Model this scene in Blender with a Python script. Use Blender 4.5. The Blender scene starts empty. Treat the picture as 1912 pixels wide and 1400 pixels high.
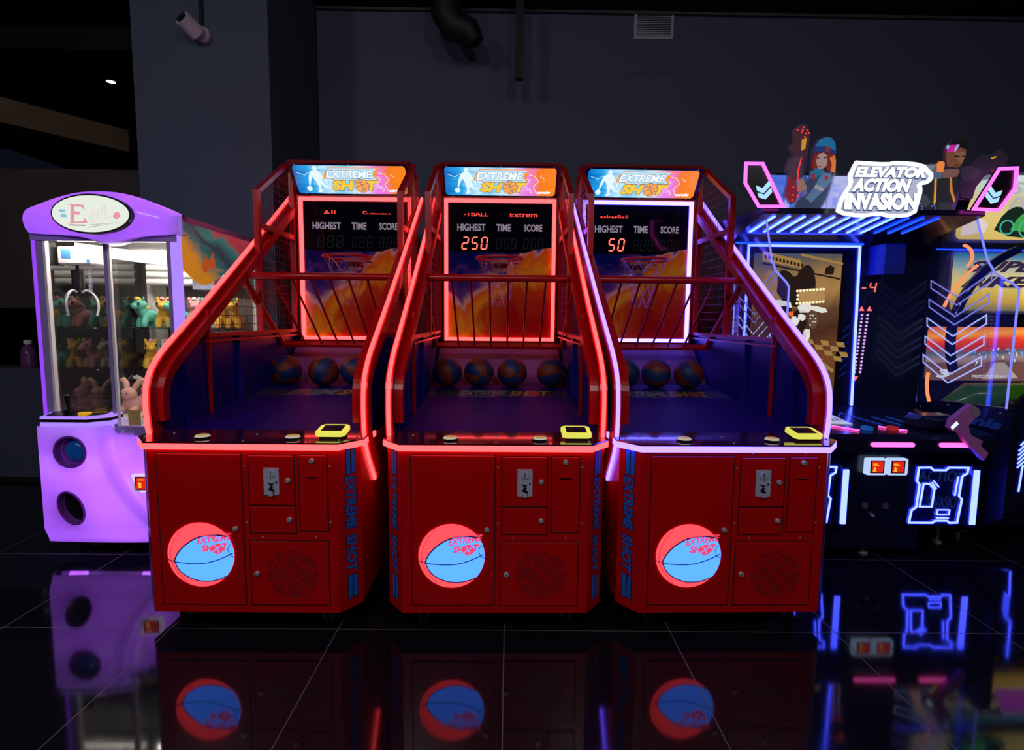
import bpy, math, random
from mathutils import Vector, Matrix
random.seed(4)
C = bpy.context.scene.collection
S = bpy.context.scene
PI = math.pi

# ---------------------------------------------------------------- camera
F = 1040.0                       # focal length in pixels of the 1912 px wide frame
pitch, yaw, roll = math.atan(105/F), math.atan(12/F), math.radians(.55)
fw = Vector((math.sin(yaw)*math.cos(pitch), math.cos(yaw)*math.cos(pitch), -math.sin(pitch)))
r0 = Vector((math.cos(yaw), -math.sin(yaw), 0)); u0 = r0.cross(fw)
RR = math.cos(roll)*r0 + math.sin(roll)*u0
UU = math.cos(roll)*u0 - math.sin(roll)*r0
cd = bpy.data.cameras.new('camera'); cam = bpy.data.objects.new('camera', cd); C.objects.link(cam)
cd.sensor_width = 36; cd.lens = 36*F/1912; cd.clip_start = .05; cd.clip_end = 60
m = Matrix.Identity(4)
for i in range(3):
    m[i][0] = RR[i]; m[i][1] = UU[i]; m[i][2] = -fw[i]
m.translation = Vector((0, 0, 1.47)); cam.matrix_world = m
S.camera = cam
# ---------------------------------------------------------------- world, exposure
S.view_settings.view_transform = 'Standard'; S.view_settings.look = 'None'
S.view_settings.exposure = 0; S.view_settings.gamma = 1; S.view_settings.use_curve_mapping = False
w = bpy.data.worlds.new('World'); S.world = w; w.use_nodes = True
w.node_tree.nodes['Background'].inputs[0].default_value = (.25, .3, .6, 1)
w.node_tree.nodes['Background'].inputs[1].default_value = .012
S.cycles.max_bounces = 8; S.cycles.transparent_max_bounces = 24
S.cycles.sample_clamp_indirect = 4

# ---------------------------------------------------------------- materials
MATS = {}
def mat(name, col, rough=.5, metal=0, spec=.5, emit=None, es=0, coat=0, trans=0):
    if name in MATS: return MATS[name]
    mt = bpy.data.materials.new(name); mt.use_nodes = True
    b = mt.node_tree.nodes['Principled BSDF']
    b.inputs['Base Color'].default_value = (*col, 1); b.inputs['Roughness'].default_value = rough
    b.inputs['Metallic'].default_value = metal; b.inputs['Specular IOR Level'].default_value = spec
    b.inputs['Coat Weight'].default_value = coat; b.inputs['Transmission Weight'].default_value = trans
    if emit: b.inputs['Emission Color'].default_value = (*emit, 1); b.inputs['Emission Strength'].default_value = es
    MATS[name] = mt; return mt
def noisy(name, col, rough=.5, scale=60, amt=.12, bump=0, **k):
    mt = mat(name, col, rough, **k); nt = mt.node_tree; b = nt.nodes['Principled BSDF']
    if 'Noise Texture' in nt.nodes: return mt
    tc = nt.nodes.new('ShaderNodeTexCoord'); n = nt.nodes.new('ShaderNodeTexNoise'); n.inputs['Scale'].default_value = scale
    n.inputs['Detail'].default_value = 4
    nt.links.new(tc.outputs['Object'], n.inputs['Vector'])
    mx = nt.nodes.new('ShaderNodeMix'); mx.data_type = 'RGBA'
    mx.inputs[6].default_value = (*[c*(1-amt) for c in col], 1); mx.inputs[7].default_value = (*[min(1, c*(1+amt)) for c in col], 1)
    nt.links.new(n.outputs[0], mx.inputs[0]); nt.links.new(mx.outputs[2], b.inputs['Base Color'])
    if bump:
        bp = nt.nodes.new('ShaderNodeBump'); bp.inputs['Strength'].default_value = bump; bp.inputs['Distance'].default_value = .004
        nt.links.new(n.outputs[0], bp.inputs['Height']); nt.links.new(bp.outputs[0], b.inputs['Normal'])
    return mt
def em(name, col, st=1):
    if name in MATS: return MATS[name]
    mt = bpy.data.materials.new(name); mt.use_nodes = True; nt = mt.node_tree; nt.nodes.clear()
    e = nt.nodes.new('ShaderNodeEmission'); e.inputs[0].default_value = (*col, 1); e.inputs[1].default_value = st
    o = nt.nodes.new('ShaderNodeOutputMaterial'); nt.links.new(e.outputs[0], o.inputs[0]); MATS[name] = mt; return mt
def clear(name, tint=(1, 1, 1), refl=.08, rough=.02, haze=0, hazecol=(1, 1, 1)):
    if name in MATS: return MATS[name]
    mt = bpy.data.materials.new(name); mt.use_nodes = True; nt = mt.node_tree; nt.nodes.clear()
    t = nt.nodes.new('ShaderNodeBsdfTransparent'); t.inputs[0].default_value = (*tint, 1)
    g = nt.nodes.new('ShaderNodeBsdfGlossy'); g.inputs['Roughness'].default_value = rough
    mx = nt.nodes.new('ShaderNodeMixShader'); mx.inputs[0].default_value = refl
    o = nt.nodes.new('ShaderNodeOutputMaterial')
    nt.links.new(t.outputs[0], mx.inputs[1]); nt.links.new(g.outputs[0], mx.inputs[2])
    out = mx.outputs[0]
    if haze:
        d = nt.nodes.new('ShaderNodeBsdfDiffuse'); d.inputs[0].default_value = (*hazecol, 1)
        m2 = nt.nodes.new('ShaderNodeMixShader'); m2.inputs[0].default_value = haze
        nt.links.new(out, m2.inputs[1]); nt.links.new(d.outputs[0], m2.inputs[2]); out = m2.outputs[0]
    nt.links.new(out, o.inputs[0]); MATS[name] = mt; return mt
def art(name, stops, dirv=(1, 0, 0), nscale=4, amt=.3, es=0, rough=.1, base=1, detail=6):
    """printed artwork: a colour ramp along a direction of the sheet, torn up by noise; es > 0 = backlit"""
    if name in MATS: return MATS[name]
    mt = mat(name, (0, 0, 0), rough); nt = mt.node_tree; b = nt.nodes['Principled BSDF']; L = nt.links
    tc = nt.nodes.new('ShaderNodeTexCoord')
    dt = nt.nodes.new('ShaderNodeVectorMath'); dt.operation = 'DOT_PRODUCT'; dt.inputs[1].default_value = dirv
    L.new(tc.outputs['Generated'], dt.inputs[0])
    n = nt.nodes.new('ShaderNodeTexNoise'); n.inputs['Scale'].default_value = nscale; n.inputs['Detail'].default_value = detail
    n.inputs['Distortion'].default_value = .8
    L.new(tc.outputs['Generated'], n.inputs['Vector'])
    ma = nt.nodes.new('ShaderNodeMath'); ma.operation = 'MULTIPLY_ADD'; ma.inputs[1].default_value = amt*2; ma.inputs[2].default_value = -amt
    L.new(n.outputs[0], ma.inputs[0])
    ad = nt.nodes.new('ShaderNodeMath'); ad.operation = 'ADD'; L.new(dt.outputs['Value'], ad.inputs[0]); L.new(ma.outputs[0], ad.inputs[1])
    cr = nt.nodes.new('ShaderNodeValToRGB'); el = cr.color_ramp.elements
    while len(el) < len(stops): el.new(.5)
    for e, (p, c) in zip(el, stops): e.position = p; e.color = (*c, 1)
    L.new(ad.outputs[0], cr.inputs[0])
    if base:
        L.new(cr.outputs[0], b.inputs['Base Color'])
    if es:
        L.new(cr.outputs[0], b.inputs['Emission Color']); b.inputs['Emission Strength'].default_value = es
    return mt

NEON = {'red': dict(c=(1, .058, .060), k=3.8), 'lilac': dict(c=(.098, .064, 1), k=8)}
M_RED = noisy('red_enamel', (.54, .001, .002), .28, 3, .08, coat=.3)
M_REDT = noisy('red_tube_enamel', (.5, .001, .003), .3, 5, .08)
M_BLUE = noisy('blue_panel', (.004, .008, .26), .35, 3, .1)
M_DBLUE = noisy('dark_blue_panel', (.004, .008, .10), .4, 3, .1)
M_BLACK = noisy('black_plastic', (.006, .006, .008), .3, 40, .2)
M_BLKM = noisy('matt_black', (.006, .006, .007), .6, 40, .2)
M_CHROME = mat('chrome', (.62, .62, .68), .32, .45)
M_STEEL = noisy('brushed_steel', (.48, .50, .66), .4, 90, .12, metal=.15)
M_GREYM = noisy('zinc_metal', (.5, .5, .55), .35, 50, .2, metal=.3)
M_RUBBER = noisy('grey_rubber', (.05, .05, .055), .6, 50, .2)
M_WHITE = noisy('white_enamel', (.75, .74, .72), .45, 20, .03)
M_LETTER = noisy('blue_letter_vinyl', (.006, .16, .72), .4, 20, .05)
M_LETTEDGE = noisy('navy_letter_edge', (.002, .004, .03), .4, 20, .05)
M_SEAM = em('backlit_black_line', (.004, .006, .03), 1)

# ---------------------------------------------------------------- mesh builder
class MB:
    def __init__(s): s.v = []; s.f = []; s.m = []
    def add(s, vs, fs, mi=0):
        o = len(s.v); s.v += [tuple(v) for v in vs]; s.f += [tuple(o+i for i in f) for f in fs]; s.m += [mi]*len(fs); return s
    def box(s, c, d, mi=0, rot=None, bev=0):
        hx, hy, hz = d[0]/2, d[1]/2, d[2]/2
        if bev:
            # chamfered box: 24 vertices
            b = min(bev, hx*.9, hy*.9, hz*.9); pts = {}; vs = []
            for sx in (-1, 1):
                for sy in (-1, 1):
                    for sz in (-1, 1):
                        for a in range(3):
                            q = [sx*hx, sy*hy, sz*hz]
                            for k in range(3):
                                if k != a: q[k] -= (sx, sy, sz)[k]*b
                            pts[(sx, sy, sz, a)] = len(vs); vs.append(q)
            fs = []
            R4 = [(-1, -1), (1, -1), (1, 1), (-1, 1)]
            def key(ax, sg, p, ax2): 
                t = [0, 0, 0]; t[ax] = sg; o = [k for k in range(3) if k != ax]; t[o[0]], t[o[1]] = p; return pts[(*t, ax2)]
            for ax in range(3):
                for sg in (-1, 1): fs.append([key(ax, sg, p, ax) for p in R4])
            for ax in range(3):     # edges parallel to ax
                o = [k for k in range(3) if k != ax]
                for p in R4:
                    t = [0, 0, 0]; t[o[0]], t[o[1]] = p
                    t1 = list(t); t1[ax] = -1; t2 = list(t); t2[ax] = 1
                    fs.append([pts[(*t1, o[0])], pts[(*t2, o[0])], pts[(*t2, o[1])], pts[(*t1, o[1])]])
            for sx in (-1, 1):
                for sy in (-1, 1):
                    for sz in (-1, 1): fs.append([pts[(sx, sy, sz, a)] for a in range(3)])
        else:
            vs = [(x, y, z) for x in (-hx, hx) for y in (-hy, hy) for z in (-hz, hz)]
            fs = [(0, 1, 3, 2), (4, 6, 7, 5), (0, 4, 5, 1), (2, 3, 7, 6), (0, 2, 6, 4), (1, 5, 7, 3)]
        out = []
        for q in vs:
            q = Vector(q)
            if rot is not None: q = rot @ q
            out.append(q + Vector(c))
        return s.add(out, fs, mi)
    def bar(s, p, q, w, h, up=(0, 0, 1), mi=0, bev=0):
        p = Vector(p); q = Vector(q); d = (q-p); L = d.length; d.normalize(); up = Vector(up)
        x = d.cross(up)
        if x.length < 1e-4: x = d.cross(Vector((0, 1, 0)))
        x.normalize(); z = x.cross(d)
        return s.box((p+q)/2, (w, L, h), mi, Matrix((x, d, z)).transposed(), bev)
    def tube(s, pts, r, n=10, mi=0, closed=False, caps=True):
        pts = [Vector(p) for p in pts]; N = len(pts); rr = r if isinstance(r, (list, tuple)) else [r]*N
        vs = []; prev = None
        for i, p in enumerate(pts):
            if closed: t = pts[(i+1) % N]-pts[i-1]
            else: t = pts[min(i+1, N-1)]-pts[max(i-1, 0)]
            if t.length < 1e-9: t = Vector((0, 0, 1))
            t.normalize()
            if prev is None:
                a = Vector((0, 0, 1)) if abs(t.z) < .9 else Vector((1, 0, 0)); x = t.cross(a).normalized()
            else:
                x = prev - t*prev.dot(t); x.normalize()
            prev = x; y = t.cross(x)
            for k in range(n):
                a = 2*PI*k/n; vs.append(p+(x*math.cos(a)+y*math.sin(a))*rr[i])
        fs = []
        for i in range(N if closed else N-1):
            j = (i+1) % N
            for k in range(n):
                k2 = (k+1) % n; fs.append((i*n+k, i*n+k2, j*n+k2, j*n+k))
        if caps and not closed: fs += [tuple(range(n))[::-1], tuple((N-1)*n+k for k in range(n))]
        return s.add(vs, fs, mi)
    def cyl(s, p, q, r, n=20, mi=0, r2=None): return s.tube([p, q], [r, r if r2 is None else r2], n, mi)
    def ell(s, c, r, n=16, mi=0, rot=None):
        vs = []; fs = []; k = n//2
        for i in range(k+1):
            th = PI*i/k
            for j in range(n):
                ph = 2*PI*j/n; q = Vector((r[0]*math.sin(th)*math.cos(ph), r[1]*math.sin(th)*math.sin(ph), r[2]*math.cos(th)))
                if rot is not None: q = rot @ q
                vs.append(q+Vector(c))
        for i in range(k):
            for j in range(n): fs.append((i*n+j, (i+1)*n+j, (i+1)*n+(j+1) % n, i*n+(j+1) % n))
        return s.add(vs, fs, mi)
    def prism(s, pts, fn, t, mi=0, h0=0):
        """a 2D outline mapped by fn(u,v,h), thick from h0 to h0+t"""
        n = len(pts)
        vs = [fn(u, v, h0) for u, v in pts]+[fn(u, v, h0+t) for u, v in pts]
        fs = [tuple(range(n))[::-1], tuple(range(n, 2*n))]+[(i, (i+1) % n, n+(i+1) % n, n+i) for i in range(n)]
        return s.add(vs, fs, mi)
    def strip(s, pts, fn, wdt, t=.001, mi=0, h0=0, closed=False):
        """a flat line of width wdt along 2D points (mitred)"""
        N = len(pts); L = []; Rr = []
        for i in range(N):
            a = pts[i-1] if (i or closed) else None; b = pts[(i+1) % N] if (i < N-1 or closed) else None
            p = Vector((*pts[i], 0))
            d1 = (p-Vector((*a, 0))).normalized() if a else None; d2 = (Vector((*b, 0))-p).normalized() if b else None
            d1 = d1 or d2; d2 = d2 or d1
            n1 = Vector((-d1.y, d1.x, 0)); n2 = Vector((-d2.y, d2.x, 0)); nn = (n1+n2)
            nn = nn.normalized() if nn.length > 1e-6 else n1
            k = wdt/2/max(.4, nn.dot(n1))
            L.append((p+nn*k)[:2]); Rr.append((p-nn*k)[:2])
        vs = []
        for h in (h0, h0+t):
            vs += [fn(*q, h) for q in L]+[fn(*q, h) for q in Rr]
        fs = []
        for i in range(N if closed else N-1):
            j = (i+1) % N
            fs += [(i, j, N+j, N+i), (2*N+i, 3*N+i, 3*N+j, 2*N+j), (i, 2*N+i, 2*N+j, j), (N+i, N+j, 3*N+j, 3*N+i)]
        if not closed: fs += [(0, N, 3*N, 2*N), (N-1, 3*N-1, 4*N-1, 2*N-1)]
        return s.add(vs, fs, mi)
    def build(s, name, mats, parent=None, smooth=False):
        me = bpy.data.meshes.new(name); me.from_pydata(s.v, [], s.f); me.update()
        for x in (mats if isinstance(mats, (list, tuple)) else [mats]): me.materials.append(x)
        me.polygons.foreach_set('material_index', s.m)
        if smooth:
            me.polygons.foreach_set('use_smooth', [True]*len(me.polygons))
            try: me.set_sharp_from_angle(angle=math.radians(40))
            except Exception: pass
        import bmesh
        bm = bmesh.new(); bm.from_mesh(me); bmesh.ops.recalc_face_normals(bm, faces=bm.faces); bm.to_mesh(me); bm.free()
        o = bpy.data.objects.new(name, me); C.objects.link(o)
        if parent: o.parent = parent
        return o

def empty(name, loc, rz=0, label=None, cat=None, group=None):
    o = bpy.data.objects.new(name, None); C.objects.link(o); o.location = loc; o.rotation_euler = (0, 0, rz); o.empty_display_size = .1
    tag(o, label, cat, group); return o
def tag(o, label=None, cat=None, group=None, kind=None):
    if label: o['label'] = label
    if cat: o['category'] = cat
    if group: o['group'] = group
    if kind: o['kind'] = kind
    return o
def copy_tree(o, parent=None):
    c = o.copy(); C.objects.link(c); c.parent = parent
    for ch in [x for x in bpy.data.objects if x.parent == o]: copy_tree(ch, c)
    return c
def plane(o, u, v):
    o = Vector(o); u = Vector(u).normalized(); v = Vector(v).normalized(); n = u.cross(v)
    return lambda a, b, h=0: o+u*a+v*b+n*h
def smoothpath(pts, it=2):
    for _ in range(it):
        q = [pts[0]]
        for a, b in zip(pts, pts[1:]):
            q.append(tuple(x*.75+y*.25 for x, y in zip(a, b))); q.append(tuple(x*.25+y*.75 for x, y in zip(a, b)))
        q.append(pts[-1]); pts = q
    return pts
def circ(cx, cy, r, n=40, a0=0, a1=2*PI, ry=None):
    ry = r if ry is None else ry
    full = abs(a1-a0-2*PI) < 1e-6
    return [(cx+r*math.cos(a0+(a1-a0)*i/(n if full else n-1)), cy+ry*math.sin(a0+(a1-a0)*i/(n if full else n-1))) for i in range(n)]
def rrect(x0, y0, x1, y1, r, n=5):
    o = []
    for cx, cy, a in ((x1-r, y1-r, 0), (x0+r, y1-r, PI/2), (x0+r, y0+r, PI), (x1-r, y0+r, 3*PI/2)):
        o += [(cx+r*math.cos(a+PI/2*i/n), cy+r*math.sin(a+PI/2*i/n)) for i in range(n+1)]
    return o
_tc = {}
def text2d(s, bold=0, shear=0, crop=None, res=3):
    """letters as flat triangles, fitted into the unit square; crop=(v0,v1) keeps only that band of their height"""
    k = (s, bold, shear, crop, res)
    if k in _tc: return _tc[k]
    import bmesh
    cu = bpy.data.curves.new('t', 'FONT'); cu.body = s; cu.size = 1; cu.offset = bold; cu.shear = shear; cu.resolution_u = res
    ob = bpy.data.objects.new('t', cu); C.objects.link(ob); dg = bpy.context.evaluated_depsgraph_get(); dg.update()
    me = bpy.data.meshes.new_from_object(ob.evaluated_get(dg)); bpy.data.objects.remove(ob)
    bm = bmesh.new(); bm.from_mesh(me)
    xs = [v.co.x for v in bm.verts]; ys = [v.co.y for v in bm.verts]; x0, x1, y0, y1 = min(xs), max(xs), min(ys), max(ys)
    for v in bm.verts: v.co = ((v.co.x-x0)/(x1-x0), (v.co.y-y0)/(y1-y0), 0)
    if crop:
        for yy, sg in ((crop[0], -1), (crop[1], 1)):
            bmesh.ops.bisect_plane(bm, geom=bm.verts[:]+bm.edges[:]+bm.faces[:], plane_co=(0, yy, 0), plane_no=(0, sg, 0), clear_outer=True)
        for v in bm.verts: v.co.y = (v.co.y-crop[0])/(crop[1]-crop[0])
    bm.verts.index_update(); vs = [(v.co.x, v.co.y) for v in bm.verts]; fs = [tuple(v.index for v in f.verts) for f in bm.faces]
    bm.free(); bpy.data.meshes.remove(me); _tc[k] = (vs, fs); return _tc[k]
def put_text(mb, s, fn, x0, y0, x1, y1, h=.001, mi=0, bold=0, shear=0, crop=None, warp=None, t=0):
    vs, fs = text2d(s, bold, shear, crop)
    P = [(x0+(x1-x0)*u, y0+(y1-y0)*v) for u, v in vs]
    if warp: P = [warp(*p) for p in P]
    mb.add([fn(a, b, h) for a, b in P], fs, mi)
SEG = {'0': 'abcdef', '1': 'bc', '2': 'abged', '3': 'abgcd', '4': 'fgbc', '5': 'afgcd', '6': 'afgedc', '7': 'abc', '8': 'abcdefg', '9': 'abcdfg', '-': 'g', ' ': ''}
def seg7(mb, ch, fn, x, y, w_, h_, t, mi, dim=None, hh=.001, sl=.12):
    g = t*.35
    def P(u, v): return (x+u+v*sl, y+v)
    hs = h_/2
    sg = {'a': ((g, h_), (w_-g, h_)), 'g': ((g, hs), (w_-g, hs)), 'd': ((g, 0), (w_-g, 0)), 'f': ((0, hs+g), (0, h_-g)), 'b': ((w_, hs+g), (w_, h_-g)),
          'e': ((0, g), (0, hs-g)), 'c': ((w_, g), (w_, hs-g))}
    for k, (a, b) in sg.items():
        on = k in SEG[ch]
        if on or dim is not None: mb.strip([P(*a), P(*b)], fn, t, .0006, mi if on else dim, hh)

# ---------------------------------------------------------------- the setting
WALL_Y = 5.7; CEIL = 4.43
def slab(name, c, d, mt, kind='structure'):
    return tag(MB().box(c, d).build(name, mt), kind=kind)
# floor: glossy black tiles with thin pale joints
fl = mat('black_floor_tile', (.003, .003, .004), .07, spec=.5); nt = fl.node_tree; b = nt.nodes['Principled BSDF']; L = nt.links
tc = nt.nodes.new('ShaderNodeTexCoord'); mp = nt.nodes.new('ShaderNodeMapping'); mp.inputs['Rotation'].default_value = (0, 0, math.radians(.35))
L.new(tc.outputs['Object'], mp.inputs[0])
sx = nt.nodes.new('ShaderNodeSeparateXYZ'); L.new(mp.outputs[0], sx.inputs[0])
def line_mask(sock, off, size, wd):
    a = nt.nodes.new('ShaderNodeMath'); a.operation = 'ADD'; a.inputs[1].default_value = -off; L.new(sock, a.inputs[0])
    p = nt.nodes.new('ShaderNodeMath'); p.operation = 'PINGPONG'; p.inputs[1].default_value = size/2; L.new(a.outputs[0], p.inputs[0])
    l = nt.nodes.new('ShaderNodeMath'); l.operation = 'LESS_THAN'; l.inputs[1].default_value = wd/2; L.new(p.outputs[0], l.inputs[0]); return l.outputs[0]
mxm = nt.nodes.new('ShaderNodeMath'); mxm.operation = 'MAXIMUM'
L.new(line_mask(sx.outputs[0], -.012, .787, .0045), mxm.inputs[0]); L.new(line_mask(sx.outputs[1], 2.506, .815, .0045), mxm.inputs[1])
mc = nt.nodes.new('ShaderNodeMix'); mc.data_type = 'RGBA'; mc.inputs[6].default_value = (.005, .005, .009, 1); mc.inputs[7].default_value = (.12, .11, .12, 1)
L.new(mxm.outputs[0], mc.inputs[0]); L.new(mc.outputs[2], b.inputs['Base Color'])
nz = nt.nodes.new('ShaderNodeTexNoise'); nz.inputs['Scale'].default_value = 7; nz.inputs['Detail'].default_value = 6; L.new(tc.outputs['Object'], nz.inputs['Vector'])
mr = nt.nodes.new('ShaderNodeMapRange'); mr.inputs[3].default_value = .03; mr.inputs[4].default_value = .10; L.new(nz.outputs[0], mr.inputs[0])
mr2 = nt.nodes.new('ShaderNodeMix'); mr2.data_type = 'FLOAT'; L.new(mxm.outputs[0], mr2.inputs[0]); L.new(mr.outputs[0], mr2.inputs[2]); mr2.inputs[3].default_value = .6
L.new(mr2.outputs[0], b.inputs['Roughness'])
slab('floor', (0, 2, -.05), (18, 22, .1), fl)
M_WALL = noisy('charcoal_wall_paint', (.088, .102, .165), .75, 30, .08, bump=.05)
M_PIL = noisy('slate_pillar_paint', (.066, .086, .128), .75, 30, .08, bump=.05)
M_CEIL = noisy('dark_ceiling_paint', (.008, .008, .012), .9, 5, .3)
slab('wall_back', (3.6, WALL_Y+.1, 2.3), (10.9, .2, 4.6), M_WALL)
slab('wall_right', (8.6, 1.0, 2.3), (.2, 10, 4.6), M_WALL)
slab('ceiling', (0, 2, CEIL+.05), (18, 22, .1), M_CEIL)
slab('wall_pillar', (-2.385, 4.57+.6, CEIL/2), (1.05, 1.2, CEIL), M_PIL)
slab('wall_far', (-6, 12, 2.2), (9, .2, 4.4), noisy('far_brown_wall', (.03, .018, .012), .9, 3, .5))
# painted joint where wall meets ceiling
slab('trim_1', (3.4, WALL_Y-.02, CEIL-.02), (10.5, .04, .025), noisy('worn_trim', (.07, .06, .075), .7, 14, .7))

# far left: bar counter with hatch, upper wall
M_BARW = noisy('grey_bar_front', (.055, .065, .11), .7, 30, .1)
slab('wall_bar', (-4.6, 5.0, .5), (3.3, .3, 1.0), M_BARW)
slab('wall_bar_upper', (-4.6, 5.0, 2.1), (3.3, .3, 1.16), noisy('brown_hatch_wall', (.045, .034, .027), .8, 10, .2))
slab('wall_bar_inside', (-4.6, 6.5, 1.3), (3.3, .1, 2.6), noisy('bar_back_wall', (.008, .01, .02), .8, 6, .3))
slab('trim_2', (-4.6, 4.93, .02), (3.3, .2, .04), M_BLKM)

def lamp(name, loc, r, power, col, label, rot=(0, 0, 0), kind='AREA'):
    root = empty(name, loc, 0, label, 'ceiling light', 'round ceiling lamps behind the viewer')
    h = MB().tube(circ3((0, 0, 0), r+.02), .02, 8, closed=True); h.build('rim', M_BLKM, root, True)
    ld = bpy.data.lights.new(name, 'AREA'); ld.shape = 'DISK'; ld.size = 2*r; ld.energy = power; ld.color = col
    lo = bpy.data.objects.new('bulb', ld); C.objects.link(lo); lo.parent = root; lo.rotation_euler = rot; lo.location = (0, 0, -.01)
    return root
def circ3(c, r, n=32, ax='z', ry=None):
    ry = r if ry is None else ry; o = []
    for i in range(n):
        a = 2*PI*i/n; u, v = r*math.cos(a), ry*math.sin(a)
        o.append((c[0]+u, c[1]+v, c[2]) if ax == 'z' else (c[0]+u, c[1], c[2]+v) if ax == 'y' else (c[0], c[1]+u, c[2]+v))
    return o
for i, (x, y, p) in enumerate([(-3.6, -.6, 38), (-1.2, -1.4, 36), (1.2, -1.4, 34), (3.4, -1.0, 14)]):
    tl = math.radians(38)
    lamp('ceiling_lamp', (x, y, CEIL-.12), .28, p, (.98, .93, 1), 'round black-rimmed ceiling lamp, number %s from the left' % ['one', 'two', 'three', 'four'][i], (tl, 0, 0))

# ---------------------------------------------------------------- basketball machine
PATH = smoothpath([(.35, .64), (.20, .81), (.155, .90), (.142, 1.06), (.165, 1.18), (.27, 1.285), (.42, 1.375), (.83, 1.63), (1.40, 2.00), (2.0, 2.40)], 2)
def offset_path(p, d):
    o = []
    for i in range(len(p)):
        a = Vector(p[max(0, i-1)]); b = Vector(p[min(len(p)-1, i+1)]); t = (b-a).normalized()
        o.append((p[i][0]+t.y*d, p[i][1]-t.x*d))   # to the inside (right of travel = behind)
    return o
def ribbon(mb, path, x0, x1, d0, d1, mi=0):
    """a band that follows the side profile, between offsets d0 and d1 behind it, from x0 to x1"""
    A = offset_path(path, d0); B = offset_path(path, d1); n = len(path)
    vs = []
    for x in (x0, x1): vs += [(x, *p) for p in A]+[(x, *p) for p in B]
    fs = []
    for i in range(n-1):
        fs += [(i, i+1, n+i+1, n+i), (2*n+i, 3*n+i, 3*n+i+1, 2*n+i+1), (i, 2*n+i, 2*n+i+1, i+1), (n+i, n+i+1, 3*n+i+1, 3*n+i)]
    fs += [(0, n, 3*n, 2*n), (n-1, 3*n-1, 4*n-1, 2*n-1)]
    mb.add(vs, fs, mi)
def zdiag(y):  # height of the side profile at depth y (inner side)
    P = offset_path(PATH, .10)
    for a, b in zip(P, P[1:]):
        if a[0] <= y <= b[0] and b[1] > 1.1: return a[1]+(b[1]-a[1])*(y-a[0])/(b[0]-a[0]+1e-9)
    return P[-1][1]

A_HEAD = art('marquee_art', [(0, (.0, .16, .55)), (.14, (.02, .40, .85)), (.3, (.55, .85, 1)), (.45, (.22, .60, .95)), (.62, (.75, .88, 1)), (.74, (.85, .22, .8)), (.84, (.95, .20, .02)), (1, (1, .25, .01))],
             (1, 0, .0), 3.2, .16, es=1.0, rough=.3, base=0)
A_BOARD = art('backboard_art', [(0, (.002, .003, .03)), (.47, (.003, .004, .08)), (.535, (.08, .02, .13)), (.57, (.42, .18, .18)), (.61, (.48, .06, .005)), (.70, (.50, .16, .01)), (.78, (.34, .025, .005)), (1, (.24, .003, .004))],
              (.40, 0, -.62), 2.6, .34, es=.24, rough=.06)
# shift so the ramp runs top-left -> bottom-right
for n_ in A_BOARD.node_tree.nodes:
    if n_.type == 'MATH' and n_.operation == 'ADD':
        a2 = A_BOARD.node_tree.nodes.new('ShaderNodeMath'); a2.operation = 'ADD'; a2.inputs[1].default_value = .72
        src = n_.outputs[0]; tgt = src.links[0].to_socket
        A_BOARD.node_tree.links.new(src, a2.inputs[0]); A_BOARD.node_tree.links.new(a2.outputs[0], tgt); break
M_LED = em('red_led_digit', (1, .12, .08), 2.2)
M_LEDTXT = em('red_led_text', (1, .06, .04), 1.4)
M_LEDDIM = em('unlit_led_segment', (.006, .007, .008), 1)
M_CAP = mat('grey_caption_print', (.30, .26, .32), .5, emit=(.30, .26, .34), es=.55)
M_SCORE = mat('black_score_window', (.002, .002, .008), .08)
M_DECK = noisy('dark_purple_deck_vinyl', (.007, .0005, .20), .5, 2, .25, spec=.22)
M_DECKL = noisy('violet_deck_line', (.06, .04, .42), .35, 5, .1)
M_RAMP = noisy('magenta_lit_ramp', (.22, .07, .30), .4, 8, .1)  # magenta light falling on the pale ramp is put into its colour
M_MESH = noisy('red_wire', (.35, .01, .02), .35, 5, .1)
M_CHAIN = mat('chrome_chain', (.75, .7, .75), .25, .9)
M_BALLRED = em('backlit_coral', (1, .045, .056), 2.2)
M_BALLBLUE = em('backlit_sky_blue', (.048, .185, 1), 2.7)
M_BALLTXT = em('backlit_pink_letters', (1, .07, .15), .9)
M_YEL = mat('yellow_card_reader', (.75, .72, .05), .3, emit=(.85, .85, .12), es=.75)
M_SCRN = mat('dark_reader_screen', (.02, .012, .02), .1)
M_BTNW = mat('white_button', (.6, .6, .55), .3, emit=(.8, .75, .5), es=.35)
M_BTNY = mat('amber_button_print', (.5, .3, .08), .3, emit=(.8, .45, .1), es=.35)
H_WHITE = em('marquee_white', (.93, .97, 1), 1.05)
H_GREY = em('marquee_letter_silver', (.50, .78, .95), 1)
H_EDGE = em('marquee_letter_edge', (.07, .10, .16), 1)
H_GOLD = em('marquee_letter_gold', (1, .62, .05), 1)
H_ORNG = em('marquee_orange', (1, .30, .02), 1)
H_ORNG2 = em('marquee_ball_orange', (1, .40, .10), 1)
H_FIG = em('marquee_player_glow', (.75, .92, 1), 1.05)

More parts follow.
